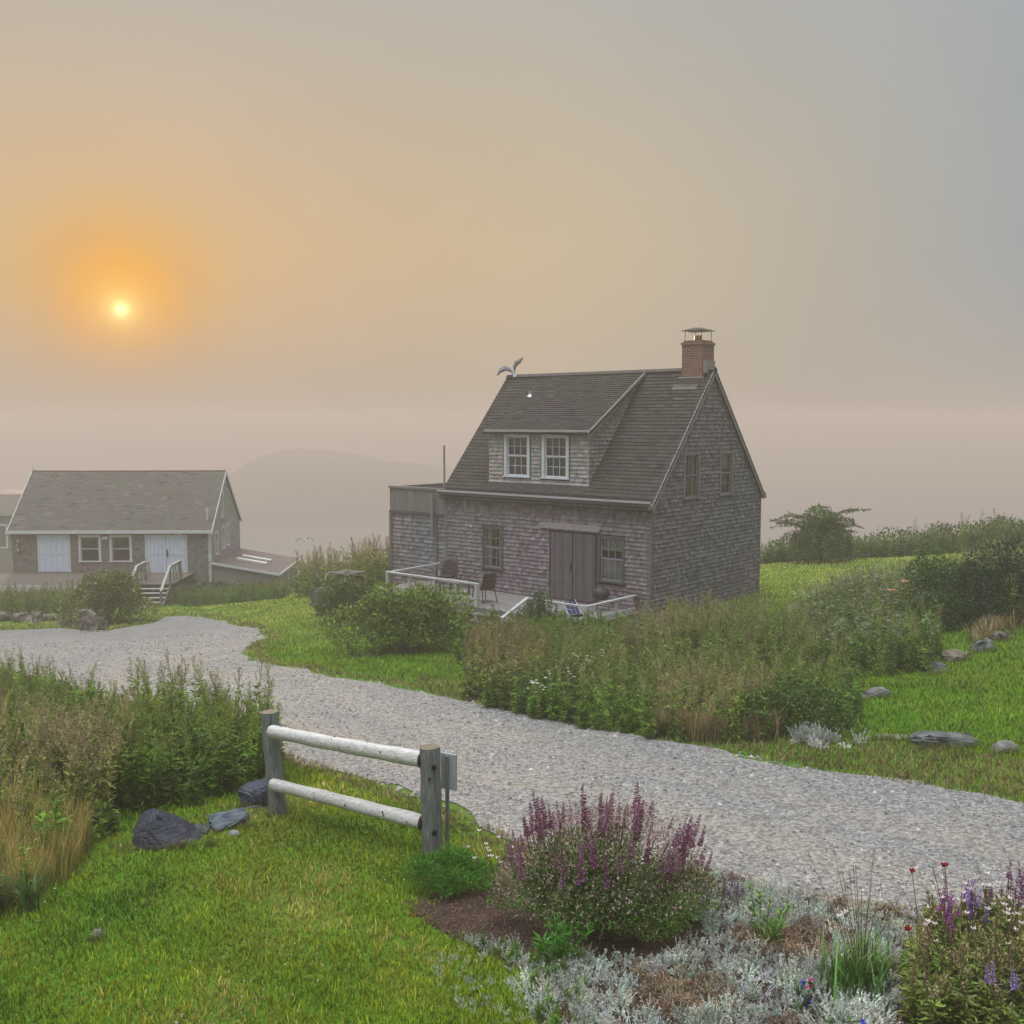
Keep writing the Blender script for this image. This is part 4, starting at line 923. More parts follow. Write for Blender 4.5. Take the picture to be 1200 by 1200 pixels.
for dx, dy in ((.16, 0), (-.16, 0), (0, .16), (0, -.16)): _in4 &= inpoly(q[:, 0] + dx, q[:, 1] + dy, Pb)
ok = ~inr & (~inb | (~_in4 & (r.random(len(q)) < .5))) & not_built(q)
q, rad = q[ok], rad[ok]
pat = np.sin(q[:, 0] * 1.7 + 2 * np.sin(q[:, 1] * .8)) * np.sin(q[:, 1] * 1.3 + 1.2 * np.sin(q[:, 0] * .6)) * .5 + np.sin(q[:, 0] * 5.1 + q[:, 1] * 3.3) * np.sin(q[:, 1] * 4.3) * .25 + r.normal(size=len(q)) * .12
# dry verge beside the road
def near_edge(q, P, d):
    m_ = np.zeros(len(q), bool)
    for dx, dy in ((d, 0), (-d, 0), (0, d), (0, -d)): m_ |= inpoly(q[:, 0] + dx, q[:, 1] + dy, P)
    return m_
verge = near_edge(q, Pr, .5) | ((road_dist(q) < 1.1 + np.clip(q[:, 0], 0, 6) * .12) & (q[:, 0] > -2)); verge1 = near_edge(q, Pr, .22)
midg = np.clip((rad - 13) / 3, 0, 1)[:, None]; k = np.clip(.5 + pat * .6, 0, 1)[:, None] * (1 - .6 * midg)
c = (1 - k) * (np.array((.06, .19, .005)) + midg * np.array((.04, .055, 0))) + k * np.array((.33, .31, .018)); mead = np.clip((rad - 26) / 10, 0, 1)[:, None]; c = c * (1 - mead) + np.array((.40, .46, .08)) * (.8 + .4 * k) * mead
near = rad < 13; dry = (near & (pat > .36))[:, None]; c = np.where(dry, np.array((.36, .32, .08)), c)
vr = (verge & (r.random(len(q)) < .72))[:, None]; c = np.where(vr, np.array((.30, .225, .10)) * r.uniform(.5, 1.2, (len(q), 1)), c)
hf = np.sin(q[:, 0] * 21 + 3 * np.sin(q[:, 1] * 9)) * np.sin(q[:, 1] * 19 + 2 * np.sin(q[:, 0] * 13)) * np.clip(1.6 - rad / 20, 0, 1); c = c * (1 + .3 * hf[:, None]) * r.uniform(.45, 1.6, (len(c), 1))
hh = np.where(near, (.022 + .032 * r.random(len(q))) * (1 + .5 * hf) + .02 * np.clip(-pat, 0, 1), .036 + .035 * r.random(len(q))) * (1 + rad * .01); hh = np.where(verge, hh * 1.05, hh)
thin = ~(verge1 & (r.random(len(q)) < .5)); q, rad, hh, c = q[thin], rad[thin], hh[thin], c[thin]
wd = .0035 + rad * .00075
b = Bag(); Q, C = blades(ground_pts(q, .005), hh, wd, c, r); b.quads(Q, C)
tag(b.build('lawn_grass', M['grass']), 'mown lawn grass with dry yellow patches around the gravel road', 'grass', kind='stuff')
# taller fringe grass along the road and at the foot of beds
r = np.random.default_rng(31)
TUF = [grass_tuft(r, 18, .22, .004, (.13, .17, .04), .08, .5, (.22, .2, .09)) for _ in range(4)] + [grass_tuft(r, 16, .26, .004, (.24, .2, .09), .08, .6) for _ in range(3)]
q, rad = lawn_pts(32000, 6.6, 40, r=r); ok = ~inpoly(q[:, 0], q[:, 1], Pr) & near_edge(q, Pr, .55) & not_built(q) & ~inpoly(q[:, 0], q[:, 1], Pb); q = q[ok]; rad = rad[ok]
b = Bag(); place(b, TUF, ground_pts(q), np.clip(.25 + r.random(len(q)) * .45, 0, 1), tint=.3, tilt=.2, r=r)
tag(b.build('verge_grass', M['grass']), 'rough dry yellow grass along the edges of the gravel road', 'grass', kind='stuff')
# clover heads in the lawn
q, rad = lawn_pts(2600, 6.8, 26, r=r); qq = q[~inpoly(q[:, 0], q[:, 1], Pr) & ~inpoly(q[:, 0], q[:, 1], Pb) & not_built(q)]
qq = qq[(np.sin(qq[:, 0] * 2.1) * np.sin(qq[:, 1] * 1.7 + 1) > .1)]; b = Bag(); n = len(qq); P = ground_pts(qq, -.05)
for k in range(3): b.quads(leafquads(P, r.normal(size=(n, 3)), .014, .014, None, r), vary((.55, .56, .5), n, .1, r))
tag(b.build('clover_flowers', M['petal']), 'tiny white clover heads dotted through the lawns', 'clover', kind='stuff')

# loose stones on the road
r = np.random.default_rng(5)
q, rad = lawn_pts(90000, 8.0, 34, -34, 46, r=r); q_in = inpoly(q[:, 0], q[:, 1], Pr) | (near_edge(q, Pr, .12) & (r.random(len(q)) < .4)); q, rad = q[q_in], rad[q_in]
n = len(q); base = ground_pts(q, -.014); s = (.009 + .027 * r.random(n) ** 2.8) * (.8 + rad * .02); keep = r.random(n) > track(q) * .7; base, s = base[keep], s[keep]; n = len(s)
OCT = np.array([(1, 0, 0), (0, 1, 0), (-1, 0, 0), (0, -1, 0), (0, 0, 1)], float); V = OCT[None] * s[:, None, None] * r.uniform(.6, 1.4, (n, 5, 3)); V[:, 4, 2] = s * r.uniform(.5, .9, n); V[:, 4, :2] = r.normal(size=(n, 2)) * s[:, None] * .3; V[:, :4, 2] = -.004
a = r.random(n) * 6.28; ca, sa = np.cos(a)[:, None], np.sin(a)[:, None]; V = np.stack([V[..., 0] * ca - V[..., 1] * sa, V[..., 0] * sa + V[..., 1] * ca, V[..., 2]], -1) + base[:, None]
c = np.where(r.random((n, 1)) < .3, np.array((.44, .42, .39)), np.array((.29, .295, .30))) * r.uniform(.4, 1.25, (n, 1))
F = (np.arange(n)[:, None, None] * 5 + np.array([(0, 1, 4), (1, 2, 4), (2, 3, 4), (3, 0, 4)])).reshape(-1, 3)
b = Bag(); b.add(V.reshape(-1, 3), F, np.repeat(np.clip(c, 0, 1), 5, 0)); tag(b.build('gravel', M['stone']), 'loose grey and tan gravel lying on the road', 'gravel', kind='stuff')

# ------------------------------------------------------------------ weeds
r = np.random.default_rng(11)
TW = [tall_weed(r, 1.3) for _ in range(5)]                                            # green, pale brown tops
TG = [tall_weed(r, 1.15, (.12, .22, .016), (.24, .29, .05), 60, .3, 1.2, 80) for _ in range(5)]  # goldenrod-like, leafy
TD = [tall_weed(r, 1.35, (.19, .22, .045), (.42, .34, .19), 40, .42, 1.2, 120) for _ in range(5)]   # dry pinkish tops
TR_ = [tall_weed(r, 1.1, (.17, .2, .045), (.27, .19, .10), 36, .5, 1.2, 110) for _ in range(4)]     # reddish brown dock
TT = [grass_tuft(r, 30, .8, .0045, (.22, .22, .04), .12, .35, (.52, .40, .12)) for _ in range(4)]    # tall yellow grass
TTd = [grass_tuft(r, 22, .6, .008, (.2, .17, .07), .12, .6, (.42, .32, .15)) for _ in range(4)]
UM = [umbel(r) for _ in range(4)]
ST_ = [strap_clump(r) for _ in range(3)]
LOW = [tall_weed(r, .5, (.12, .24, .015), (.15, .26, .03), 60, .2, .9, 20) for _ in range(4)]
def mass(name, label, parts, cat='weeds'):
    b = Bag()
    for poly, n, tm, s0, s1, kw in parts:
        P = [G(*p) if len(p) == 2 else Vector(p) for p in poly]; q = scatter(P, n, r, not_built); place(b, tm, ground_pts(q), r.uniform(s0, s1, len(q)), r=r, **kw)
    return tag(b.build(name, M['leaf']), label, cat, kind='stuff')
LW = [(-160,1110),(-40,1075),(30,1062),(90,1030),(130,985),(160,950),(230,945),(300,925),(328,915),(322,880),(270,868),(160,842),(60,812),(0,798),(-200,800)]
mass('weeds', 'tall tangled weeds and goldenrod left of the log fence, between lawn and road', [
    (LW, 460, TW, .38, .72, dict(tint=.4)),
    (LW, 260, LOW, .7, 1.3, dict(tint=.4)),
    ([(150,955),(225,945),(325,915),(325,885),(240,870),(120,880)], 300, TG, .55, .88, dict(tint=.35)),
    ([(160,880),(320,895),(325,875),(240,862),(160,848)], 26, TW, .85, 1.05, dict(tint=.25)),
    ([(20,960),(110,975),(160,945),(150,915),(60,905)], 110, TD, .6, .85, dict(tint=.2)),
    ([(-160,1000),(60,990),(100,850),(0,800),(-200,800)], 230, TG, .42, .7, dict(tint=.35)), ([(-160,1020),(60,1010),(120,930),(60,850),(-160,850)], 150, TD, .45, .75, dict(tint=.3)), ([(-160,1040),(110,990),(150,900),(0,840),(-160,850)], 200, TT, .6, 1.05, dict(tint=.3))])
mass('tall_grass', 'tall yellowing grass at the left edge of the lawn below the weeds', [
    ([(-160,1110),(-40,1078),(30,1064),(85,1032),(110,990),(60,960),(-100,960)], 560, TT, .4, .85, dict(tint=.3)), ([(-60,1100),(40,1070),(30,1040),(-60,1050)], 16, ST_, .6, .9, dict(tint=.2))], 'grass')
BK = [(548,824),(620,843),(700,858),(760,868),(860,872),(960,862),(1010,850),(1000,815),(960,790),(900,765),(880,745),(800,745),(740,742),(640,735),(570,730),(535,760)]
BKF = [(548,824),(620,843),(700,858),(760,868),(860,872),(960,862),(1010,850),(1000,815),(940,790),(860,780),(760,775),(640,772),(560,774)]
BKR = [(760,790),(870,800),(960,800),(940,770),(890,752),(800,752),(750,765)]
mass('weeds', 'wide bank of tall feathery weeds between the cottage deck and the road', [
    (BKF, 620, TW, .5, .85, dict(tint=.35)), (BKR, 260, TW, .75, 1.05, dict(tint=.3)), (BK, 620, LOW, .7, 1.3, dict(tint=.35)), (BKF, 260, TG, .45, .8, dict(tint=.35)),
    ([(545,822),(610,838),(640,800),(620,775),(570,768),(545,780)], 150, TR_, .75, 1.05, dict(tint=.25)),
    ([(730,795),(800,790),(850,765),(800,752),(740,770)], 90, TD, .75, .95, dict(tint=.2)),
    ([(600,775),(770,780),(770,748),(600,744)], 230, LOW, 1.1, 1.5, dict(tint=.3)), ([(600,775),(770,780),(770,755),(600,752)], 50, TW, .5, .68, dict(tint=.3)),
    ([(560,828),(700,858),(700,840),(600,815)], 60, LOW, .8, 1.2, dict(tint=.3))])
mass('dry_grass', 'mound of tan dry grass and stalks at the foot of the weed bank by the road', [
    ([(768,862),(830,872),(908,870),(912,850),(860,838),(800,836),(768,846)], 380, TTd, .75, 1.2, dict(tint=.25)), ([(765,862),(900,866),(900,830),(780,820)], 170, TD, .45, .7, dict(tint=.3)), ([(780,850),(900,866),(960,860),(940,830)], 90, TG, .4, .65, dict(tint=.2))], 'grass')
mass('weeds', 'tall umbel weeds climbing the slope right of the cottage lawn', [
    ([(960,800),(1090,790),(1100,770),(1090,740),(1100,700),(1060,690),(1000,700),(940,725),(920,760)], 520, TW, .5, .85, dict(tint=.3)),
    ([(960,800),(1090,790),(1100,770),(1090,740),(1100,700),(1060,690),(1000,700),(940,725),(920,760)], 300, UM, .6, .95, dict(tint=.3)),
    ([(950,790),(1095,785),(1100,700),(960,720)], 200, LOW, 1, 1.7, dict(tint=.3)),
    ([(1090,735),(1190,735),(1260,740),(1260,690),(1110,690)], 330, TW, .7, 1.0, dict(tint=.3)),
    ([(1120,700),(1300,700),(1300,670),(1150,668)], 200, TD, .6, .9, dict(tint=.25))])
mass('dry_grass', 'tan dry grass tufts above the stones at the right edge', [([(1130,762),(1195,745),(1260,745),(1260,722),(1160,722)], 120, TTd, .6, 1.0, dict(tint=.25))], 'grass')
mass('weeds', 'foggy line of spiky weeds along the far edge of the meadow', [
    ([(10.5,44.5,0),(17,44.,0),(24,43,0),(34,42,0),(34,44.5,0),(24,46,0),(11,47,0)], 900, TG, .6, 1.0, dict(tint=.2)),
    ([(17,44.8,0),(33,42.5,0),(33,44.5,0),(18,46,0)], 90, TW, 1.0, 1.35, dict(tint=.2))])
mass('weeds', 'pale spiky plants on the crest left of the cottage', [
    ([(348,702),(400,705),(470,698),(500,690),(470,680),(360,688)], 420, TD, 1.0, 1.5, dict(tint=.2)), ([(348,703),(470,700),(470,685),(360,690)], 240, TG, .7, 1.1, dict(tint=.2))])
mass('garden_plants', 'rust and green garden plants below the fish house platform', [
    ([(-24,51.5),(-13,52.5),(-12,49.5),(-19,49.5)] if False else [G(195,706),G(330,701),(-12.4,53.5,0),(-18.5,52.6,0)], 420, TR_, .6, .85, dict(tint=.3)),
    ([G(195,709),G(335,703),G(330,699),G(195,704)], 420, TG, .55, .8, dict(tint=.25)),
    ([G(-30,724),G(90,722),(-23.8,50.,0),(-31,50,0)], 420, TR_, .6, 1.1, dict(tint=.3)),
    ([G(-30,728),G(90,725),G(90,718),G(-30,718)], 160, TW, .8, 1.2, dict(tint=.25))], 'garden plants')

# single plants that stand out of the masses
r = np.random.default_rng(21)
def at_g(px, py): g = G(px, py); return (g.x, g.y, g.z - .03)
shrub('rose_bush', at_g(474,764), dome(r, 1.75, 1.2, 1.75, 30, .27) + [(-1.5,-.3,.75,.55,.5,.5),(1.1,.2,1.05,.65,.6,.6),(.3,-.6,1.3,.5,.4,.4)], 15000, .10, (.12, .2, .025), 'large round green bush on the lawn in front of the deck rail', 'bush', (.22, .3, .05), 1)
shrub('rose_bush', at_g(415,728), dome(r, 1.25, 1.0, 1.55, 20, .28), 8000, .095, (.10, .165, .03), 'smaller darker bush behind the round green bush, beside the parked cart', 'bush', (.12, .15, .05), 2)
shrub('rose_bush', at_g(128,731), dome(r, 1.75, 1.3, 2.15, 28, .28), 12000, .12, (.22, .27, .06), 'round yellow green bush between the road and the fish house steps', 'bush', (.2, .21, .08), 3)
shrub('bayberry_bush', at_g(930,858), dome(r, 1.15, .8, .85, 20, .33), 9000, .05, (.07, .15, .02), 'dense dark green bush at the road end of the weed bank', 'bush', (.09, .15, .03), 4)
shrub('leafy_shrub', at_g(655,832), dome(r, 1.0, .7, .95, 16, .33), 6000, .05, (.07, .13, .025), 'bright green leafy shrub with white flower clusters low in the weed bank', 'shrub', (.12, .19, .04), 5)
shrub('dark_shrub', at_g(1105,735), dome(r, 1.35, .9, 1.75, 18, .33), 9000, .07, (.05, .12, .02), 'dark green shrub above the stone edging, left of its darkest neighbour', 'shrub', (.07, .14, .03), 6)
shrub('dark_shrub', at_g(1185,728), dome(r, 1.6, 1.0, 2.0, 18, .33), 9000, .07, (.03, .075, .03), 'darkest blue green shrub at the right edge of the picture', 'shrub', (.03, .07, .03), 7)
shrub('deck_shrub', at_g(632,742), dome(r, .6, .5, 1.25, 12, .36), 3500, .06, (.045, .09, .02), 'small dark green shrub beside the deck steps', 'shrub', (.08, .13, .03), 8)
shrub('fern_clump', at_g(520,1045), dome(r, .50, .34, .36, 24, .25), 6500, .055, (.07, .24, .015), 'soft bright green ferny plant at the foot of the near fence post', 'plant', (.08, .22, .02), 9, nb=8, up=.9, flat=.16)
# the wind-blown far shrub, with long wisps
c0 = at_g(962,660); t = shrub('windblown_shrub', c0, dome(r, 1.25, 1.1, 2.25, 22, .3) + [(-.2,0,1.9,.6,.5,.5),(.5,0,1.7,.5,.4,.4)], 9000, .12, (.10, .17, .03), 'dark rounded shrub with wispy side sprays standing at the far meadow edge', 'shrub', (.13, .17, .05), 10)
b = Bag(); rr = np.random.default_rng(8)
for k in range(26):
    a = rr.uniform(-.9, .9) + (0 if k % 2 else math.pi); L_ = rr.uniform(1.0, 2.1); z0 = rr.uniform(.9, 1.9); s = np.linspace(.3, 1, 7)
    P = np.c_[math.cos(a) * L_ * s, math.sin(a) * L_ * s, z0 + rr.uniform(.2, .9) * s - rr.uniform(.15, .6) * s ** 3]; b.tube(P, .01, 4, (.07, .06, .04), cap=False)
    m_ = 60; tt = rr.integers(0, 6, m_); B = P[tt] + (P[tt + 1 - (tt == 6)] - P[tt]) * rr.random((m_, 1)); b.quads(leafquads(B, rr.normal(size=(m_, 3)) + np.array([math.cos(a), 0, -.1]), .13, .045, None, rr), vary((.1, .14, .04), m_, .3, rr))
b.build('spray', M['leaf'], t)
# hedge behind the far shrub
b = Bag(); rr = np.random.default_rng(9); lob = []
for k in range(60):
    X = rr.uniform(11, 33); Yy = 46.5 + rr.uniform(-1.2, 1.2) - (X - 11) * .12; lob.append((X, Yy, float(hgt(X, Yy)) + rr.uniform(.2, .6), rr.uniform(.6, 1.3), .8, rr.uniform(.5, .9)))
Lb = np.array(lob); I = rr.integers(0, 60, 22000); d = nrm(rr.normal(size=(22000, 3))); P = Lb[I, :3] + d * Lb[I, 3:] * (1 - np.abs(rr.normal(size=22000)) * .2)[:, None]; s = rr.uniform(.08, .16, 22000)
b.quads(leafquads(P, d + rr.normal(size=(22000, 3)) * .5, s, s * .6, None, rr), vary((.075, .125, .035), 22000, .3, rr)); tag(b.build('hedgerow', M['leaf']), 'low tangled hedge closing the meadow behind the windblown shrub', 'hedge')
b = Bag(); lob = []
for k in range(26):
    tq = k / 25; g0 = G(205, 707); g1_ = G(330, 701); p0 = g0.lerp(g1_, tq); lob.append((p0.x, p0.y + rr.uniform(-.3, .6), p0.z + rr.uniform(.3, .6), .6, .5, .45))
Lb = np.array(lob); I = rr.integers(0, 26, 7000); d = nrm(rr.normal(size=(7000, 3))); P = Lb[I, :3] + d * Lb[I, 3:] * (1 - np.abs(rr.normal(size=7000)) * .2)[:, None]; s = rr.uniform(.08, .15, 7000)
b.quads(leafquads(P, d + rr.normal(size=(7000, 3)) * .5, s, s * .6, None, rr), vary((.085, .13, .04), 7000, .3, rr)); tag(b.build('low_hedge', M['leaf']), 'low green hedge in front of the rust garden and the lean-to', 'hedge')
# daylily clump with two blooms
def flower(bag, P, n, size, col, r, up=.4):
    a = np.linspace(0, 6.283, n, endpoint=False) + r.random(); D_ = np.c_[np.cos(a), np.sin(a), np.full(n, up)]; bag.quads(leafquads(np.tile(P, (n, 1)), D_, size, size * .5, (0, 0, 1), r), vary(col, n, .12, r))
for px, py, lb, blooms in ((1048, 748, 'daylily clump with long arching leaves and salmon blooms in the slope weeds', 2), (1085, 770, 'flowerless clump of long pale arching leaves above the edging stones', 0)):
    t = empty('daylily', at_g(px, py), 0, lb, 'flower'); b = Bag(); rr = np.random.default_rng(px); Q, C = grass_tuft(rr, 90, .95, .014, (.09, .17, .035), .25, .9, (.16, .21, .06)); b.quads(Q, C); b.build('leaf', M['leaf'], t)
    for k in range(blooms):
        S = np.array([(0, 0, 0), (.1 * (k * 2 - 1), .05, .6), (.15 * (k * 2 - 1), -.12, 1.15 + .2 * k)]); b = Bag(); b.tube(S, .006, 5, (.1, .16, .04), cap=False); b.build('stalk', M['stem'], t); b = Bag(); flower(b, S[-1], 6, .11, (.75, .33, .18), rr); b.build('bloom', M['petal'], t)
b = Bag(); rr = np.random.default_rng(77)
for px, py in ((603,796),(628,828),(622,826),(634,832),(650,806),(676,789),(688,795),(692,790),(705,780),(640,815),(655,800),(668,812)):
    p = np.array(G(px, py + 28)); p[2] += .75
    for k in range(5): flower(b, p + rr.normal(size=3) * .045, 5, .035, (.68, .66, .6), rr)
tag(b.build('daisy_flowers', M['petal']), 'small white flower heads scattered low in the weed bank', 'flowers', kind='stuff')
# silver-leaved plants
def silver(r, h=.15, col=(.58, .62, .54)):
    p = Pl()
    for k in range(11):
        a = r.random() * 6.28; e = np.array([math.cos(a) * h * .5, math.sin(a) * h * .5, h * r.uniform(.45, 1.05)]); p.add(stemquads([np.zeros(3), e * .55 + np.array([0, 0, .02]), e], .003, .002), np.array(col) * .8)
        m_ = 16; tt = .25 + .75 * r.random(m_); B = e * tt[:, None]; D_ = r.normal(size=(m_, 3)) * .8 + e / h; s = r.uniform(.012, .025, m_); p.add(leafquads(B, D_, s, s * .36, None, r), vary(col, m_, .18, r))
    return p.done()
SV = [silver(r, hh, cc) for hh, cc in ((.15, (.58, .62, .54)), (.11, (.62, .66, .6)), (.17, (.5, .55, .47)), (.12, (.55, .6, .55)), (.09, (.66, .68, .6)), (.14, (.46, .5, .42)))]; SVw = [silver(r, .14, (.62, .66, .57)) for _ in range(4)]; SVb = [silver(r, .10, (.34, .25, .17)) for _ in range(4)]
t = empty('silver_artemisia', at_g(955, 872), 0, 'single silvery artemisia on the dry verge beyond the road', 'plant'); b = Bag(); place(b, SV, r.normal(size=(26, 3)) * np.array([.2, .12, 0]), 1.7, r=r); b.build('foliage', M['leaf'], t)

# ------------------------------------------------------------------ near flower bed
r = np.random.default_rng(41)
def bedmask(q):
    return ~(((q[:, 0] - SAL.x) / .85) ** 2 + ((q[:, 1] - SAL.y) / .58) ** 2 < 1)
SAL = G(706, 1096)
b = Bag(); SP = [(665,1230),(672,1185),(640,1140),(700,1110),(800,1085),(835,1040),(850,1025),(905,1046),(1000,1066),(1110,1082),(1130,1110),(1050,1130),(1060,1230)]
q = scatter([G(*p) for p in SP], 1300, r, bedmask); pn = np.sin(q[:, 0] * 3 + 1) * np.sin(q[:, 1] * 4) + r.normal(size=len(q)) * .3; br = pn > .28
place(b, SV, ground_pts(q[~br]), r.uniform(.55, 1.2, (~br).sum()), tint=.34, r=r); place(b, SVb, ground_pts(q[br]), r.uniform(.7, 1.2, br.sum()), tint=.3, r=r)
tag(b.build('silver_ground_cover', M['leaf']), 'silvery white carpet of small leaved plants filling the near flower bed', 'ground cover', kind='stuff')
b = Bag(); q = scatter([G(*p) for p in [(520,1180),(500,1120),(560,1100),(640,1120),(670,1215),(600,1215)]], 90, r); place(b, SVw, ground_pts(q), r.uniform(.3, .6, len(q)), tint=.2, r=r)
q = scatter([G(*p) for p in [(545,1105),(640,1120),(690,1120),(680,1240),(640,1240),(610,1140)]], 260, r); place(b, SVw + SVb[:1], ground_pts(q), r.uniform(.5, 1.0, len(q)), tint=.3, r=r); place(b, LOW, ground_pts(q[:70]), r.uniform(.2, .4, 70), tint=.3, r=r)
tag(b.build('pale_seedlings', M['leaf']), 'sparse pale seedlings spreading from the bed into the lawn', 'ground cover', kind='stuff')
# chips of bark
q = scatter([G(*p) for p in [(470,1062),(520,1046),(580,1032),(620,1090),(640,1140),(600,1130),(520,1100)]], 5200, r); n = len(q); b = Bag(); s = r.uniform(.012, .04, n)
b.quads(leafquads(ground_pts(q, -.02), np.c_[r.normal(size=(n, 2)), r.normal(size=n) * .3], s, s * .35, (0, 0, 1), r), vary((.15, .09, .07), n, .45, r))
q = scatter([G(*p) for p in [(620,1100),(640,1230),(1300,1230),(1250,1085),(850,1040)]], 8000, r); n = len(q); s = r.uniform(.012, .04, n); b.quads(leafquads(ground_pts(q, -.02), np.c_[r.normal(size=(n, 2)), r.normal(size=n) * .3], s, s * .35, (0, 0, 1), r), vary((.13, .09, .07), n, .45, r))
tag(b.build('bark_mulch', M['mulch']), 'brown bark chips around the foot of the purple flowering bush', 'mulch', kind='stuff')
# the big purple bush
t = empty('purple_salvia', (SAL.x, SAL.y, SAL.z), 0, 'large bushy plant topped with dark purple flower spikes in the near bed', 'flowering bush')
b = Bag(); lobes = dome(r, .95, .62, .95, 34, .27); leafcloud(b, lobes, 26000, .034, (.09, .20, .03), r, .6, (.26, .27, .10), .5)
n = 9000; a = r.random(n) * 6.28; q = np.sqrt(r.random(n)); P = np.c_[np.cos(a) * q * .95, np.sin(a) * q * .62, .75 + .30 * (1 - q ** 2) + r.normal(size=n) * .07 - .32 * q ** 3]; s = r.uniform(.012, .026, n); b.quads(leafquads(P, r.normal(size=(n, 3)) + np.array([0, 0, .5]), s, s * .6, None, r), vary((.32, .22, .2), n, .45, r))
b.build('foliage', M['leaf'], t); b = Bag()
for k in range(70):
    a = r.random() * 6.28; q = math.sqrt(r.random()); e = np.array([math.cos(a) * q * .85, math.sin(a) * q * .55, .95 - .3 * q * q]); b.tube([e * np.array([.25, .25, 0]), e * np.array([.7, .7, .55]), e], .004, 4, (.1, .09, .05), cap=False)
b.build('stem', M['stem'], t)
def spike(r, h, rad, col, n):
    b = Bag(); b.tube([(0, 0, -.12), (0, 0, h)], [.003, .0015], 4, (.12, .08, .07), cap=False)
    wh = max(4, int(h / .022)); z = (r.integers(0, wh, n) + r.random(n) * .45) / wh * h; k = 1 - .65 * z / h; a = r.random(n) * 6.28
    P = np.c_[np.cos(a) * rad * .2 * k, np.sin(a) * rad * .2 * k, z]; D_ = np.c_[np.cos(a), np.sin(a), .25 + r.normal(size=n) * .4]; s = rad * k * r.uniform(.7, 1.2, n); b.quads(leafquads(P, D_, s, s * .6, None, r), vary(col, n, .35, r)); return b
protos = []
for i, (h, rad, col) in enumerate([(.22, .03, (.27, .09, .18)), (.17, .03, (.32, .13, .24)), (.31, .032, (.20, .055, .13)), (.14, .027, (.33, .18, .24)), (.25, .028, (.34, .17, .28))]):
    o = spike(r, h, rad, col, int(h * 620)).build('flower_spike', M['petal'], t); protos.append(o)
for k in range(88):
    a = r.random() * 6.28; q = r.random() ** .5; hh_ = 1.0 + .2 * r.random() - .38 * q * q
    if k < len(protos): o = protos[k]
    else: o = protos[k % len(protos)].copy(); COL.objects.link(o); o.parent = t
    o.location = (math.cos(a) * q * .9, math.sin(a) * q * .55, hh_ - .07); o.rotation_euler = (r.normal() * .12, math.cos(a) * q * .3 + r.normal() * .06, 0); sc_ = r.uniform(.55, 1.4); o.scale = (sc_,) * 3
# leafy green shoots
def leafy(name, loc, label, n, h, ln, wd, col, seed, cat='plant', stems=5, blooms=None):
    rr = np.random.default_rng(seed); t = empty(name, loc, 0, label, cat); b = Bag(); bs = Bag()
    for k in range(stems):
        d = rr.normal(size=2) * .12 * (stems > 1); hk = h * rr.uniform(.6, 1.05); S = np.array([(d[0] * .6, d[1] * .6, 0), (d[0], d[1], hk * .6), (d[0] * 1.5, d[1] * 1.5, hk)]); bs.tube(S, .004, 5, np.array(col) * .8, cap=False)
        m_ = n // stems; z = rr.random(m_); B = np.array([S[0] + (S[1] - S[0]) * min(1, q * 2) if q < .5 else S[1] + (S[2] - S[1]) * (q * 2 - 1) for q in z]); a = rr.random(m_) * 6.28; l_ = ln * rr.uniform(.6, 1.2, m_) * (1 - .4 * z)
        b.quads(leafquads(B, np.c_[np.cos(a), np.sin(a), .5 + rr.random(m_) * .7], l_, l_ * wd, (0, 0, 1), rr), vary(col, m_, .25, rr))
        if blooms and k < blooms[0]: bb = Bag(); [flower(bb, S[2] + rr.normal(size=3) * .012 + np.array([0, 0, -.012 * j]), 6, blooms[1], blooms[2], rr) for j in range(5)]; bb.build('bloom', M['petal'], t)
    b.build('foliage', M['leaf'], t); bs.build('stem', M['stem'], t); return t
leafy('lily_shoots', at_g(648, 1135), 'bright green lance leaved shoots in front of the purple bush', 170, .46, .19, .17, (.07, .26, .02), 1, stems=9)
leafy('leafy_plant', at_g(893, 1108), 'upright yellow green leafy plant between the silver carpet and the road', 150, .48, .15, .2, (.11, .24, .03), 2, stems=6)
leafy('sage_seedling', at_g(925, 1190), 'small green plant with deep blue flowers among the silver carpet', 80, .26, .08, .4, (.045, .11, .03), 3, stems=4, blooms=(3, .022, (.05, .04, .5)))
leafy('pink_flower', at_g(966, 1180), 'low plant with a magenta bloom beside the blue flowers', 60, .2, .07, .5, (.05, .1, .03), 4, stems=3, blooms=(2, .022, (.5, .05, .22)))
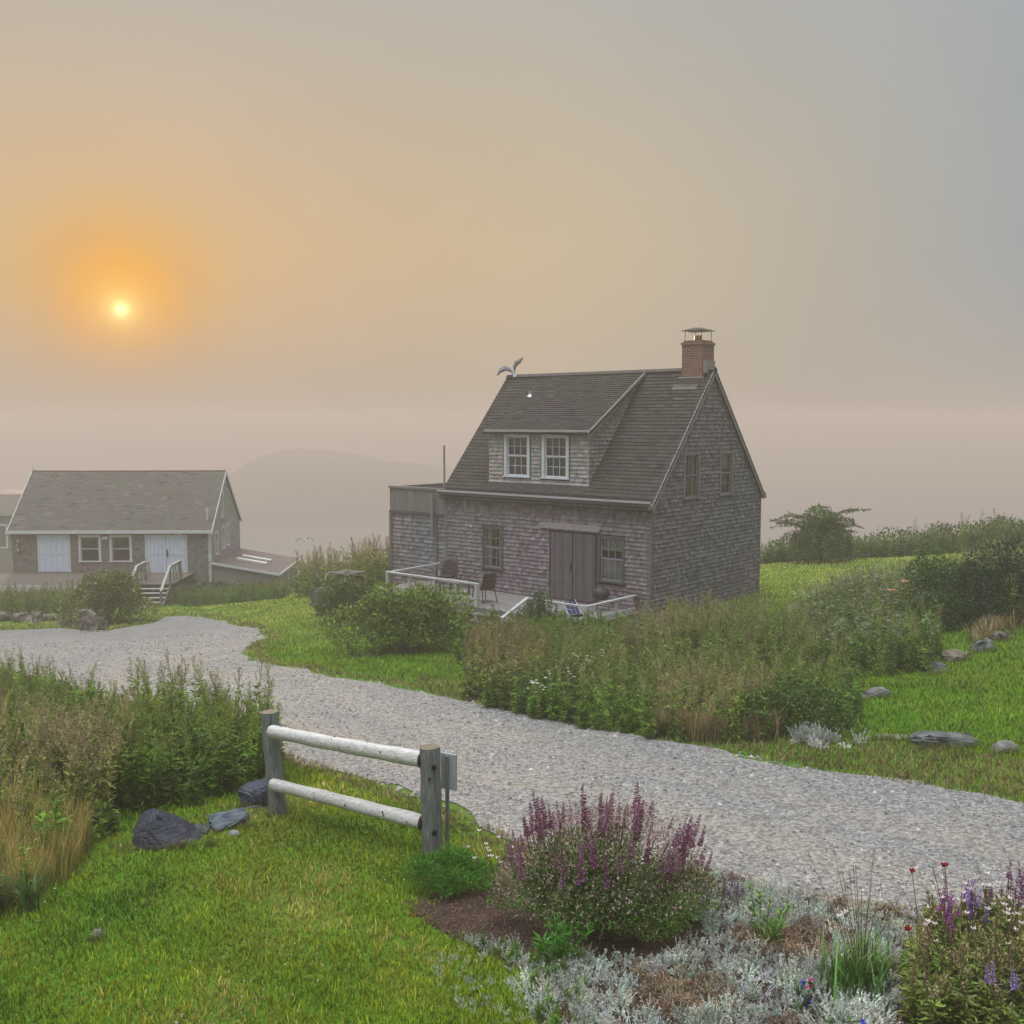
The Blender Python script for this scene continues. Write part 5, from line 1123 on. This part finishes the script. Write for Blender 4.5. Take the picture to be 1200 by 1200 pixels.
# gaura: strap leaves and long wiry wands
def gaura(loc, label, nst, hmax, seed, spread=.25, tuft=True, white=10):
    rr = np.random.default_rng(seed); t = empty('gaura', loc, 0, label, 'flower')
    if tuft: b = Bag(); Q, C = grass_tuft(rr, 230, .52, .014, (.06, .17, .025), .3, .6, (.12, .24, .05)); b.quads(Q, C); b.build('leaf', M['leaf'], t)
    for k in range(nst):
        a = rr.random() * 6.28; s = spread * rr.uniform(.3, 1); h = hmax * rr.uniform(.6, 1); S = np.array([(0, 0, 0), (math.cos(a) * s * .4, math.sin(a) * s * .25, h * .5), (math.cos(a) * s, math.sin(a) * s * .6, h)])
        b = Bag(); b.tube(S, [.0028, .0022, .0014], 4, (.14, .07, .06), cap=False); m_ = 26; z = .45 + .55 * rr.random(m_); B = S[1] + (S[2] - S[1]) * ((z - .45) / .55)[:, None]; sz = rr.uniform(.008, .02, m_); b.quads(leafquads(B, rr.normal(size=(m_, 3)) * .5 + np.array([0, 0, 1]), sz, sz * .35, None, rr), vary((.2, .09, .08), m_, .3, rr)); b.build('wand', M['stem'], t)
        if k < white: b = Bag(); [flower(b, S[2] - (S[2] - S[1]) * rr.uniform(0, .55) + rr.normal(size=3) * .01, 4, .032, (.78, .7, .7), rr, .8) for j in range(2)]; b.build('bloom', M['petal'], t)
    return t
gaura(at_g(1008, 1168), 'wiry gaura with dark wands over a tuft of strap leaves, mid flower bed', 14, 1.3, 5, .45, white=5)
gaura(at_g(1125, 1180), 'gaura with white flowers on tall wands beside the lilac spikes at the right', 14, 1.12, 6, .55, tuft=False)
gaura(at_g(1185, 1200), 'white and pink gaura leaning at the right edge of the bed', 14, 1.2, 7, .4, tuft=False, white=12)
gaura(at_g(585, 1060), 'thin gaura wands with white flowers on the left flank of the purple bush', 8, .85, 8, .3, tuft=False)
for (px, py, base, lb, hk) in ((1069, 1021, 1150, 'dark red poppy leaning left over the road, leftmost of the two tall ones', 1), (1107, 1014, 1150, 'dark red poppy on the tallest stem, above the lilac spikes', 1), (1064, 1089, 1160, 'short dark red poppy low beside the gaura tuft', 1)):
    g = G(px + 6, base); d = ray(px, py); top_ = O + d * (g.y / d[1]); hh_ = top_[2] - g.z; t = empty('red_poppy', g, 0, lb, 'flower'); dx = top_[0] - g.x
    b = Bag(); b.tube([(0, 0, 0), (dx * .3, 0, hh_ * .6), (dx, 0, hh_)], .003, 5, (.09, .1, .04), cap=False); b.build('stem', M['stem'], t)
    b = Bag(); rr = np.random.default_rng(px); n = 7; a = np.linspace(0, 6.28, n, endpoint=False); b.quads(leafquads(np.tile((dx, 0, hh_ - .012), (n, 1)), np.c_[np.cos(a), np.sin(a), np.full(n, 1.)], .045, .04, (0, 0, 1), rr), vary((.24, .012, .015), n, .2, rr)); b.build('bloom', M['petal'], t)
# olive foliage mass at the lower right, with lilac spikes
b = Bag(); r2 = np.random.default_rng(51); RB = [(1075,1225),(1060,1150),(1085,1115),(1150,1092),(1300,1098),(1330,1250)]
q = scatter([G(*p) for p in RB], 330, r2); LV = [tall_weed(r2, .42, (.19, .25, .045), (.3, .24, .13), 60, .3, .7, 30) for _ in range(4)]
place(b, LV, ground_pts(q), r2.uniform(.7, 1.15, len(q)), tint=.3, r=r2); q = scatter([G(*p) for p in RB], 200, r2); place(b, LOW, ground_pts(q), r2.uniform(.4, .7, len(q)), tint=.3, r=r2)
tag(b.build('bed_foliage', M['leaf']), 'olive and green foliage filling the lower right corner of the bed', 'garden plants', kind='stuff')
for (px, py, lb, col, n_, hs) in ((1112, 1150, 'magenta purple salvia beside the lilac one, left of it', (.42, .12, .40), 7, .62), (1140, 1150, 'brightest lilac salvia cluster at the right of the bed', (.42, .24, .62), 8, .68), (1180, 1135, 'dark purple salvia leaning in at the right edge', (.26, .08, .24), 8, .7), (1178, 1215, 'pale violet flower low in the corner foliage', (.45, .3, .65), 4, .42), (838, 1075, 'faded mauve catmint between the purple bush and the silver carpet', (.22, .17, .25), 9, .22)):
    t = empty('salvia', at_g(px, py), 0, lb, 'flower')
    for k in range(n_):
        h = r2.uniform(.12, .24); e = Vector((r2.normal() * .09, r2.normal() * .07, hs * r2.uniform(.75, 1.05))); o = spike(r2, h, .024, col, int(h * 560)).build('flower_spike', M['petal'], t); o.location = e; o.rotation_euler = (r2.normal() * .12, r2.normal() * .15, 0)
    b = Bag(); [b.tube([(0, 0, 0), tuple(np.array(o.location) * np.array([.5, .5, .6])), tuple(o.location)], .003, 4, (.1, .09, .05), cap=False) for o in list(t.children)]; b.build('stem', M['stem'], t)
t = empty('dusty_miller', at_g(1010, 1215), 0, 'rounded silver white plant at the bottom edge of the bed', 'plant'); b = Bag(); rr = np.random.default_rng(6); place(b, SVw, np.c_[rr.normal(size=(60, 2)) * .13, np.zeros(60)], 1.15, r=rr, tilt=.3); b.build('foliage', M['leaf'], t)

# ------------------------------------------------------------------ stones
def rock(name, loc, dims, rz, label, col, seed, mat_='rock', cat='rock', verts=None, rough=.06, group=None):
    col = tuple(c * .62 for c in col)
    rr = random.Random(seed); bm = bmesh.new()
    if verts is None:
        for i in range(22):
            v = Vector((rr.gauss(0, 1), rr.gauss(0, 1), rr.gauss(0, 1))).normalized(); v = Vector([math.copysign(abs(c) ** .6, c) for c in v]); bm.verts.new((v.x * dims[0] / 2 * rr.uniform(.85, 1.1), v.y * dims[1] / 2 * rr.uniform(.85, 1.1), v.z * dims[2] * .6 + dims[2] * .3))
    else:
        for v in verts: bm.verts.new(v)
    h = bmesh.ops.convex_hull(bm, input=bm.verts[:]); bmesh.ops.delete(bm, geom=[g for g in h['geom_interior'] if isinstance(g, bmesh.types.BMVert)], context='VERTS')
    bmesh.ops.bevel(bm, geom=bm.edges[:], offset=min(dims) * .07, segments=2, affect='EDGES'); bmesh.ops.triangulate(bm, faces=bm.faces[:]); bmesh.ops.subdivide_edges(bm, edges=bm.edges[:], cuts=2, use_grid_fill=True)
    for v in bm.verts: v.co += v.normal * noise.fractal(v.co * (2.2 / max(dims)) * 1.5 + Vector((seed, 0, 0)), 1, 2, 4) * min(dims) * rough * 2
    me = bpy.data.meshes.new(name); bm.to_mesh(me); bm.free(); at = me.color_attributes.new('Col', 'FLOAT_COLOR', 'POINT'); at.data.foreach_set('color', np.tile((*col, 1), len(me.vertices)).astype(np.float32)); me.materials.append(M[mat_])
    o = bpy.data.objects.new(name, me); COL.objects.link(o); o.location = loc; o.rotation_euler.z = rz; return tag(o, label, cat, group)
g = G(190, 992); rock('slate_boulder', (g.x, g.y + .15, g.z - .05), (.95, .6, .45), 0, 'dark wedge shaped slate boulder at the foot of the left weeds', (.045, .05, .075), 3, 'slate', verts=[(x, y, z * .8) for x, y, z in [(-.40,-.05,.12),(-.40,.25,.16),(-.22,-.25,0),(.1,-.28,0),(.45,-.1,.0),(-.16,-.2,.3),(-.12,.15,.46),(-.30,.2,.42),(-.1,-.1,.46),(.12,0,.22),(.5,.1,.02),(.1,.3,.12),(-.4,.3,0),(.4,.3,0)]], rough=.02)
g = G(268, 966); rock('flat_rock', (g.x, g.y, g.z - .03), (.52, .42, .17), .4, 'flat blue grey rock between the slate boulder and the fence', (.13, .17, .2), 12, 'slate')
g = G(232, 975); rock('flat_rock', (g.x, g.y, g.z - .03), (.4, .3, .1), .1, 'low grey green stone tucked behind the slate boulder', (.1, .13, .13), 13, 'slate')
g = G(304, 944); rock('slate_slab', (g.x, g.y + .1, g.z - .02), (.5, .5, .3), .8, 'dark tilted slate slab beside the far fence post', (.07, .085, .12), 14, 'slate')
g = G(274, 979); rock('stone_chip', (g.x, g.y, g.z - .01), (.16, .1, .06), 0, 'small pale stone on the lawn in front of the flat rock', (.42, .43, .42), 15)
g = G(115, 1098); rock('stone_chip', (g.x, g.y, g.z - .01), (.13, .09, .06), 0, 'small pale flat stone alone in the near lawn', (.45, .45, .42), 16)
g = G(484, 1076); rock('brick_chip', (g.x, g.y, g.z - .01), (.07, .05, .05), .5, 'small orange brick chip at the left tip of the mulch', (.35, .1, .05), 17)
for px, py, dm, rz, lb, cc, sd in [(1107, 873, (1.0, .42, .3), -.1, 'long grey block stone on the verge, largest of the three by the road', (.2, .22, .21), 20), (1046, 864, (.65, .35, .14), 0, 'low flat pale stone left of the long block stone', (.36, .32, .25), 21), (1177, 880, (.42, .33, .24), .3, 'small round grey stone right of the long block stone', (.3, .3, .27), 22),
        (1028, 816, (.55, .4, .28), .2, 'grey stone where the lawn edging starts, lower right of the pair', (.25, .25, .23), 23), (1000, 822, (.5, .4, .28), .6, 'grey stone half under the slope weeds, left of its neighbour', (.24, .25, .22), 24), (1096, 786, (.55, .4, .3), .1, 'mossy dark stone lowest in the stone edging by the dark shrubs', (.16, .19, .17), 25),
        (1118, 772, (.65, .5, .3), .9, 'tan lichened stone, second from the bottom in the stone edging', (.29, .26, .19), 26), (1148, 760, (.65, .45, .34), .3, 'pale blue grey stone in the middle of the stone edging', (.3, .33, .33), 27), (1172, 748, (.5, .4, .25), .5, 'brown stone at the top of the edging against dry grass', (.27, .24, .19), 28)]:
    g = G(px, py); rock('edging_stone', (g.x, g.y, g.z - .09), dm, rz, lb, cc, sd, group='stones edging the right lawn')
rr = random.Random(4)
for px, py, dm, lb in [(112, 738, (1.1, .8, .9), 'large pale boulder under the round yellow green bush'), (88, 734, (.9, .6, .55), 'rounded grey stone left of the pale boulder'), (72, 733, (.6, .4, .3), 'small flat pale stone below the slanted slab'), (57, 728, (.9, .5, .4), 'wide stone at the middle of the roadside rock pile'), (44, 730, (.4, .5, .6), 'upright pointed stone left of the slanted slab'),
        (28, 729, (1.2, .5, .5), 'long lying stone near the left edge of the rock pile'), (4, 728, (.8, .6, .5), 'brown stone at the far left of the rock pile'), (80, 727, (.8, .4, .3), 'pale flat stone lying on top of the pile'), (118, 735, (.6, .5, .4), 'low stone right of the pale boulder'), (38, 722, (.8, .5, .5), 'stone behind the long lying one in the rock pile')]:
    g = G(px, py); k = rr.uniform(.85, 1.15); rock('fieldstone', (g.x, g.y, g.z - .05), dm, rr.uniform(-.5, .5), lb, (.3 * k, .27 * k, .23 * k), px, group='rock pile by the road below the fish house')
g = G(72, 722); o = rock('slanted_slab', (g.x, g.y, g.z + .1), (1.3, .4, .16), 0, 'slanted pale slab leaning out of the roadside rock pile', (.36, .32, .27), 99); o.rotation_euler = (0, -.7, 0)
g = G(44, 720); t = empty('white_bucket', (g.x, g.y, g.z), 0, 'white plastic bucket standing among the plants behind the rock pile', 'bucket'); b = Bag(); b.tube([(0, 0, 0), (0, 0, .72)], [.2, .27], 14, (.62, .66, .68)); b.tube([(0, 0, .68), (0, 0, .72)], [.3, .3], 14, (.62, .66, .68)); b.build('body', M['plastic'], t)

rr_ = np.random.default_rng(61); ps = []
for px, py, wx in ((190, 996, .5), (268, 970, .3), (232, 978, .22), (304, 948, .28), (1107, 878, .5), (1046, 868, .33), (1177, 885, .22), (1028, 820, .3), (1000, 826, .26), (1096, 790, .3), (1118, 777, .33), (1148, 765, .33), (1172, 752, .25), (508, 1014, .14), (327, 958, .14), (115, 1102, .08), (112, 741, .5), (57, 733, .8)):
    g = G(px, py); n = int(60 * wx) + 6; t_ = rr_.uniform(-1.15, 1.15, n); ps.append(np.c_[g.x + t_ * wx, g.y - .05 + .12 * wx * t_ ** 2 + rr_.normal(size=n) * .035])
ps = np.concatenate(ps); b = Bag(); place(b, TUF[:4], ground_pts(ps), rr_.uniform(.35, .75, len(ps)), tint=.35, tilt=.2, r=rr_)
tag(b.build('grass_tufts', M['grass']), 'unmown grass tufts around the feet of stones and fence posts', 'grass', kind='stuff')
# ------------------------------------------------------------------ log fence by the lawn
p1 = atz(508, 1008, float(hgt(-.82, 10.33))); p2 = atz(327, 952, float(hgt(-2.73, 11.64)))
F1 = np.array([p1[0], p1[1], p1[2]]); F2 = np.array([p2[0], p2[1], p2[2]])
t = empty('log_fence', F1, 0, 'short post and rail fence of grey weathered logs between lawn and road', 'fence')
def log(a, c, r0, r1, col, name, seed, n=20, rings=26, endc=(.2, .17, .13)):
    rr = np.random.default_rng(seed); a = np.array(a, float); c = np.array(c, float); b = Bag(); k = np.linspace(0, 1, rings); wob = np.cumsum(rr.normal(size=(rings, 3)) * .0009, 0); P = a + (c - a) * k[:, None] + wob * np.sin(k * math.pi)[:, None]
    T = nrm(c - a); ref = np.array([0, 0, 1.]) if abs(T[2]) < .9 else np.array([1., 0, 0]); u = nrm(np.cross(T, ref)); v = np.cross(T, u); ph = rr.random(4) * 6; V = []; Cc = []
    for i in range(rings):
        rad = r0 + (r1 - r0) * k[i] + .003 * math.sin(k[i] * 23 + ph[0])
        for j in range(n):
            th_ = 6.2832 * j / n; q = rad * (1 + .035 * math.sin(3 * th_ + ph[1] + k[i] * 2) + .02 * math.sin(7 * th_ + ph[2]) - (.10 if j == int(n * .3) and .12 < k[i] < .97 else 0)); V.append(P[i] + (u * math.cos(th_) + v * math.sin(th_)) * q)
            dk_ = .55 if (j in (int(n * .3),) and .12 < k[i] < .97) else 1; Cc.append(np.array(col) * dk_ * (1 + .1 * math.sin(5 * th_ + ph[3]) + rr.normal() * .05))
    b.add(V, [(i*n+j, i*n+(j+1) % n, (i+1)*n+(j+1) % n, (i+1)*n+j) for i in range(rings-1) for j in range(n)], np.clip(Cc, 0, 1), smooth=True)
    for e in (0, rings - 1): b.add([P[e]] + V[e*n:(e+1)*n], [(0, 1+j, 1+(j+1) % n) for j in range(n)], endc)
    return b, P
PC = (.19, .205, .195); RC = (.56, .545, .52)
b, _ = log((0, 0, -.25), (-.035, .02, 1.2), .112, .105, PC, 'post', 1)
dF = nrm(F2 - F1)
for zz in (1.02, .335):
    for dx_, rad in ((.02, .026),): b.tube([(.0 + dx_, -.118, zz), (.0 + dx_, -.085, zz)], rad, 10, (.012, .01, .01))
b.tube([(-.03, -.117, .9), (-.03, -.09, .9)], .015, 8, (.02, .018, .018))
post1 = b.build('post', M['postwood'], t)
b, _ = log(F2 - F1 + np.array((0, 0, -.25)), F2 - F1 + np.array((-.09, .02, 1.19)), .105, .1, PC, 'post', 2); b.build('post', M['postwood'], t)
def railz(px, py, Y): return atY(px, py, Y)
for i, (za, zb, ra) in enumerate(((1.05, 1.0, .083), (.38, .38, .076))):
    A_ = np.array((-.02, 0, 0)) + np.array((dF[0] * .10, dF[1] * .10, za)); B_ = F2 - F1 + np.array((-.04, -.12, zb)); A_[1] -= .0
    b, P = log(A_, B_, ra, ra * .88, RC, 'rail', 5 + i); b.tube([A_ - nrm(B_ - A_) * .06, A_ + nrm(B_ - A_) * .015], [.05, .089], 14, (.03, .022, .018)); rk = np.random.default_rng(60 + i)
    for q_ in range(13):
        f_ = rk.uniform(.06, .94); c_ = A_ + (B_ - A_) * f_; e_ = rk.uniform(.5, 2.6); rr_ = ra * (1 - .12 * f_) + .001; uu = nrm(np.cross(nrm(B_ - A_), np.array([0, 0, 1.]))); uu = -uu if uu[1] > 0 else uu; nn_ = uu * math.cos(e_ - .6) + np.array([0, 0, 1.]) * math.sin(e_ - .6); sz = rk.uniform(.006, .013)
        b.tube([c_ + nn_ * (rr_ - .008), c_ + nn_ * (rr_ + .001)], sz, 7, (.10, .075, .055))
    o = b.build('rail', M['railwood'], t)
    o['label'] = ('upper bleached log rail', 'lower bleached log rail with a long crack')[i]
t2 = empty('back_of_sign', (F1[0] + .16, F1[1] + .1, F1[2] + .72), R(-28), 'small pale board fixed behind the near fence post, seen from its back', 'sign')
b = Bag(); b.box((-.09, -.012, 0), (.09, .012, .38), (.34, .38, .4)); b.build('board', M['paint'], t2); b = Bag(); b.box((-.03, -.03, -.6), (.01, -.013, .36), (.2, .22, .22)); b.build('batten', M['oldwood'], t2)
g = G(508, 1020); rock('white_stone', (g.x, g.y - .02, g.z), (.06, .05, .09), 0, 'tiny white stone at the foot of the near fence post', (.7, .7, .68), 44)

# ------------------------------------------------------------------ old utility cart beside the bushes
g = G(402, 714); t = empty('utility_cart', (g.x, g.y, g.z), R(-125), 'small dark open cart with a pale roll bar parked behind the bushes', 'cart'); t.scale = (.86,) * 3
b = Bag()
def hullbody(bg_, prof, w0, w1, col):
    for s in (1, -1): pass
    P = [(x, y, z) for x, z in prof for y in (-w0, w0)]; n = len(prof)
    V = [(x, -w0, z) for x, z in prof] + [(x, w0, z) for x, z in prof]
    bg_.add(V, [(i, (i+1) % n, n + (i+1) % n, n + i) for i in range(n)], col)
    c = np.mean(prof, 0)
    for off in (0, n): bg_.add([(c[0], -w0 if off == 0 else w0, c[1])] + V[off:off+n], [(0, 1+i, 1+(i+1) % n) for i in range(n)], col)
hullbody(b, [(-1.1, .25), (1.05, .25), (1.12, .45), (1.0, .75), (.75, .86), (.4, .9), (.35, .42), (-.1, .4), (-.12, .7), (-1.05, .75)], .56, .5, (.06, .065, .07)); b.build('body', M['plastic'], t)
b = Bag(); b.box((1.08, -.6, .22), (1.16, .6, .36), (.12, .12, .12)); b.build('bumper', M['plastic'], t)
b = Bag(); b.box((-.5, -.5, .72), (.0, .5, .84), (.05, .045, .045)); b.box((-.62, -.5, .8), (-.48, .5, 1.25), (.05, .045, .045)); b.build('seat', M['plastic'], t)
for y in (-.5, .5):
    b = Bag(); b.tube([(.55, y, .85), (.35, y, 1.32), (.2, y, 1.4), (-.7, y, 1.38), (-.85, y, .75)], .026, 7, (.3, .29, .27)); b.build('roll_bar', M['paint'], t)
b = Bag(); b.box((-.75, -.52, 1.36), (.25, .52, 1.4), (.1, .095, .09)); b.build('canopy', M['cloth'], t)
b = Bag(); b.tube([(.5, -.5, 1.0), (.6, -.72, 1.3)], .012, 5, (.5, .5, .5)); b.tube([(.6, -.72, 1.25), (.62, -.82, 1.45)], [.05, .07], 8, (.3, .3, .3)); b.build('mirror', M['metal'], t)
for x in (-.7, .7):
    for y in (-.56, .56): b = Bag(); b.tube([(x, y - .08, .26), (x, y + .08, .26)], .26, 16, (.025, .025, .025)); wo = b.build('wheel', M['plastic'], t); b = Bag(); b.tube([(x, y - .09, .26), (x, y + .09, .26)], .13, 12, (.35, .35, .36)); b.build('rim', M['metal'], wo)

# ------------------------------------------------------------------ gulls: one body each, wings half raised
def gull(name, loc, size, rz, pose, label):
    b = Bag(); k = np.linspace(0, 1, 9); xs = -.23 + .46 * k; rad = np.array([.006, .03, .055, .07, .075, .065, .045, .036, .012]); zz = .0 + np.array([-.0, 0, 0, 0, .005, .02, .045, .055, .045])
    b.tube(np.c_[xs, np.zeros(9), zz], rad, 12, (.42, .42, .43), smooth=True)
    b.tube([(.2, 0, .05), (.285, 0, .035)], [.013, .004], 6, (.7, .5, .1))
    b.add([(-.16, -.04, .01), (-.16, .04, .01), (-.33, .075, 0), (-.33, -.075, 0), (-.16, -.04, -.01), (-.16, .04, -.01), (-.33, .075, -.008), (-.33, -.075, -.008)], [(0, 1, 2, 3), (7, 6, 5, 4), (0, 4, 5, 1), (1, 5, 6, 2), (2, 6, 7, 3), (3, 7, 4, 0)], (.4, .4, .4))
    for s, P in zip((1, -1), pose):
        P = np.array(P, float) * np.array([1, s, 1]); ch_ = [.26, .30, .2, .03]; V = []; C_ = []
        for p, c_, i in zip(P, ch_, range(4)):
            for dx_, dz in ((c_ * .45, 0), (0, .012 * (1 - i * .25)), (-c_ * .55, 0), (0, -.008 * (1 - i * .25))): V.append(p + np.array([dx_, 0, dz])); C_.append((.17, .175, .19) if i < 3 else (.03, .03, .03))
        b.add(V, [(4*i+j, 4*i+(j+1) % 4, 4*i+4+(j+1) % 4, 4*i+4+j) for i in range(3) for j in range(4)], C_, smooth=True)
    o = b.build(name, M['gull']); o.location = loc; o.scale = (size,) * 3; o.rotation_euler = rz; return tag(o, label, 'bird')
rp = cot_m @ Vector((-8.0, mid, RG + .22))
gull('seagull', rp, .98, (R(-20), R(-42), R(112)), ([(.02, .05, .04), (.05, .26, .2), (-.0, .47, .16), (-.1, .62, .06)], [(.02, .05, .04), (.04, .12, .27), (-.02, .3, .42), (-.08, .42, .58)]), 'grey and white gull landing with raised wings on the cottage ridge')
gp = atY(357, 633, 62.); gull('seagull', gp, 1.05, (0, R(-5), R(120)), ([(.02, .05, .03), (.03, .24, .12), (-.02, .44, .08), (-.1, .62, -.05)], [(.02, .05, .03), (.03, .24, .12), (-.02, .44, .04), (-.1, .56, -.16)]), 'distant gull gliding over the fog between fish house and cottage')

# ------------------------------------------------------------------ the sea fog itself
b = Bag(); b.box((-570, -90, -36.5), (570, 600, 9.6))
tag(b.build('haze', M['haze']), kind='stuff')
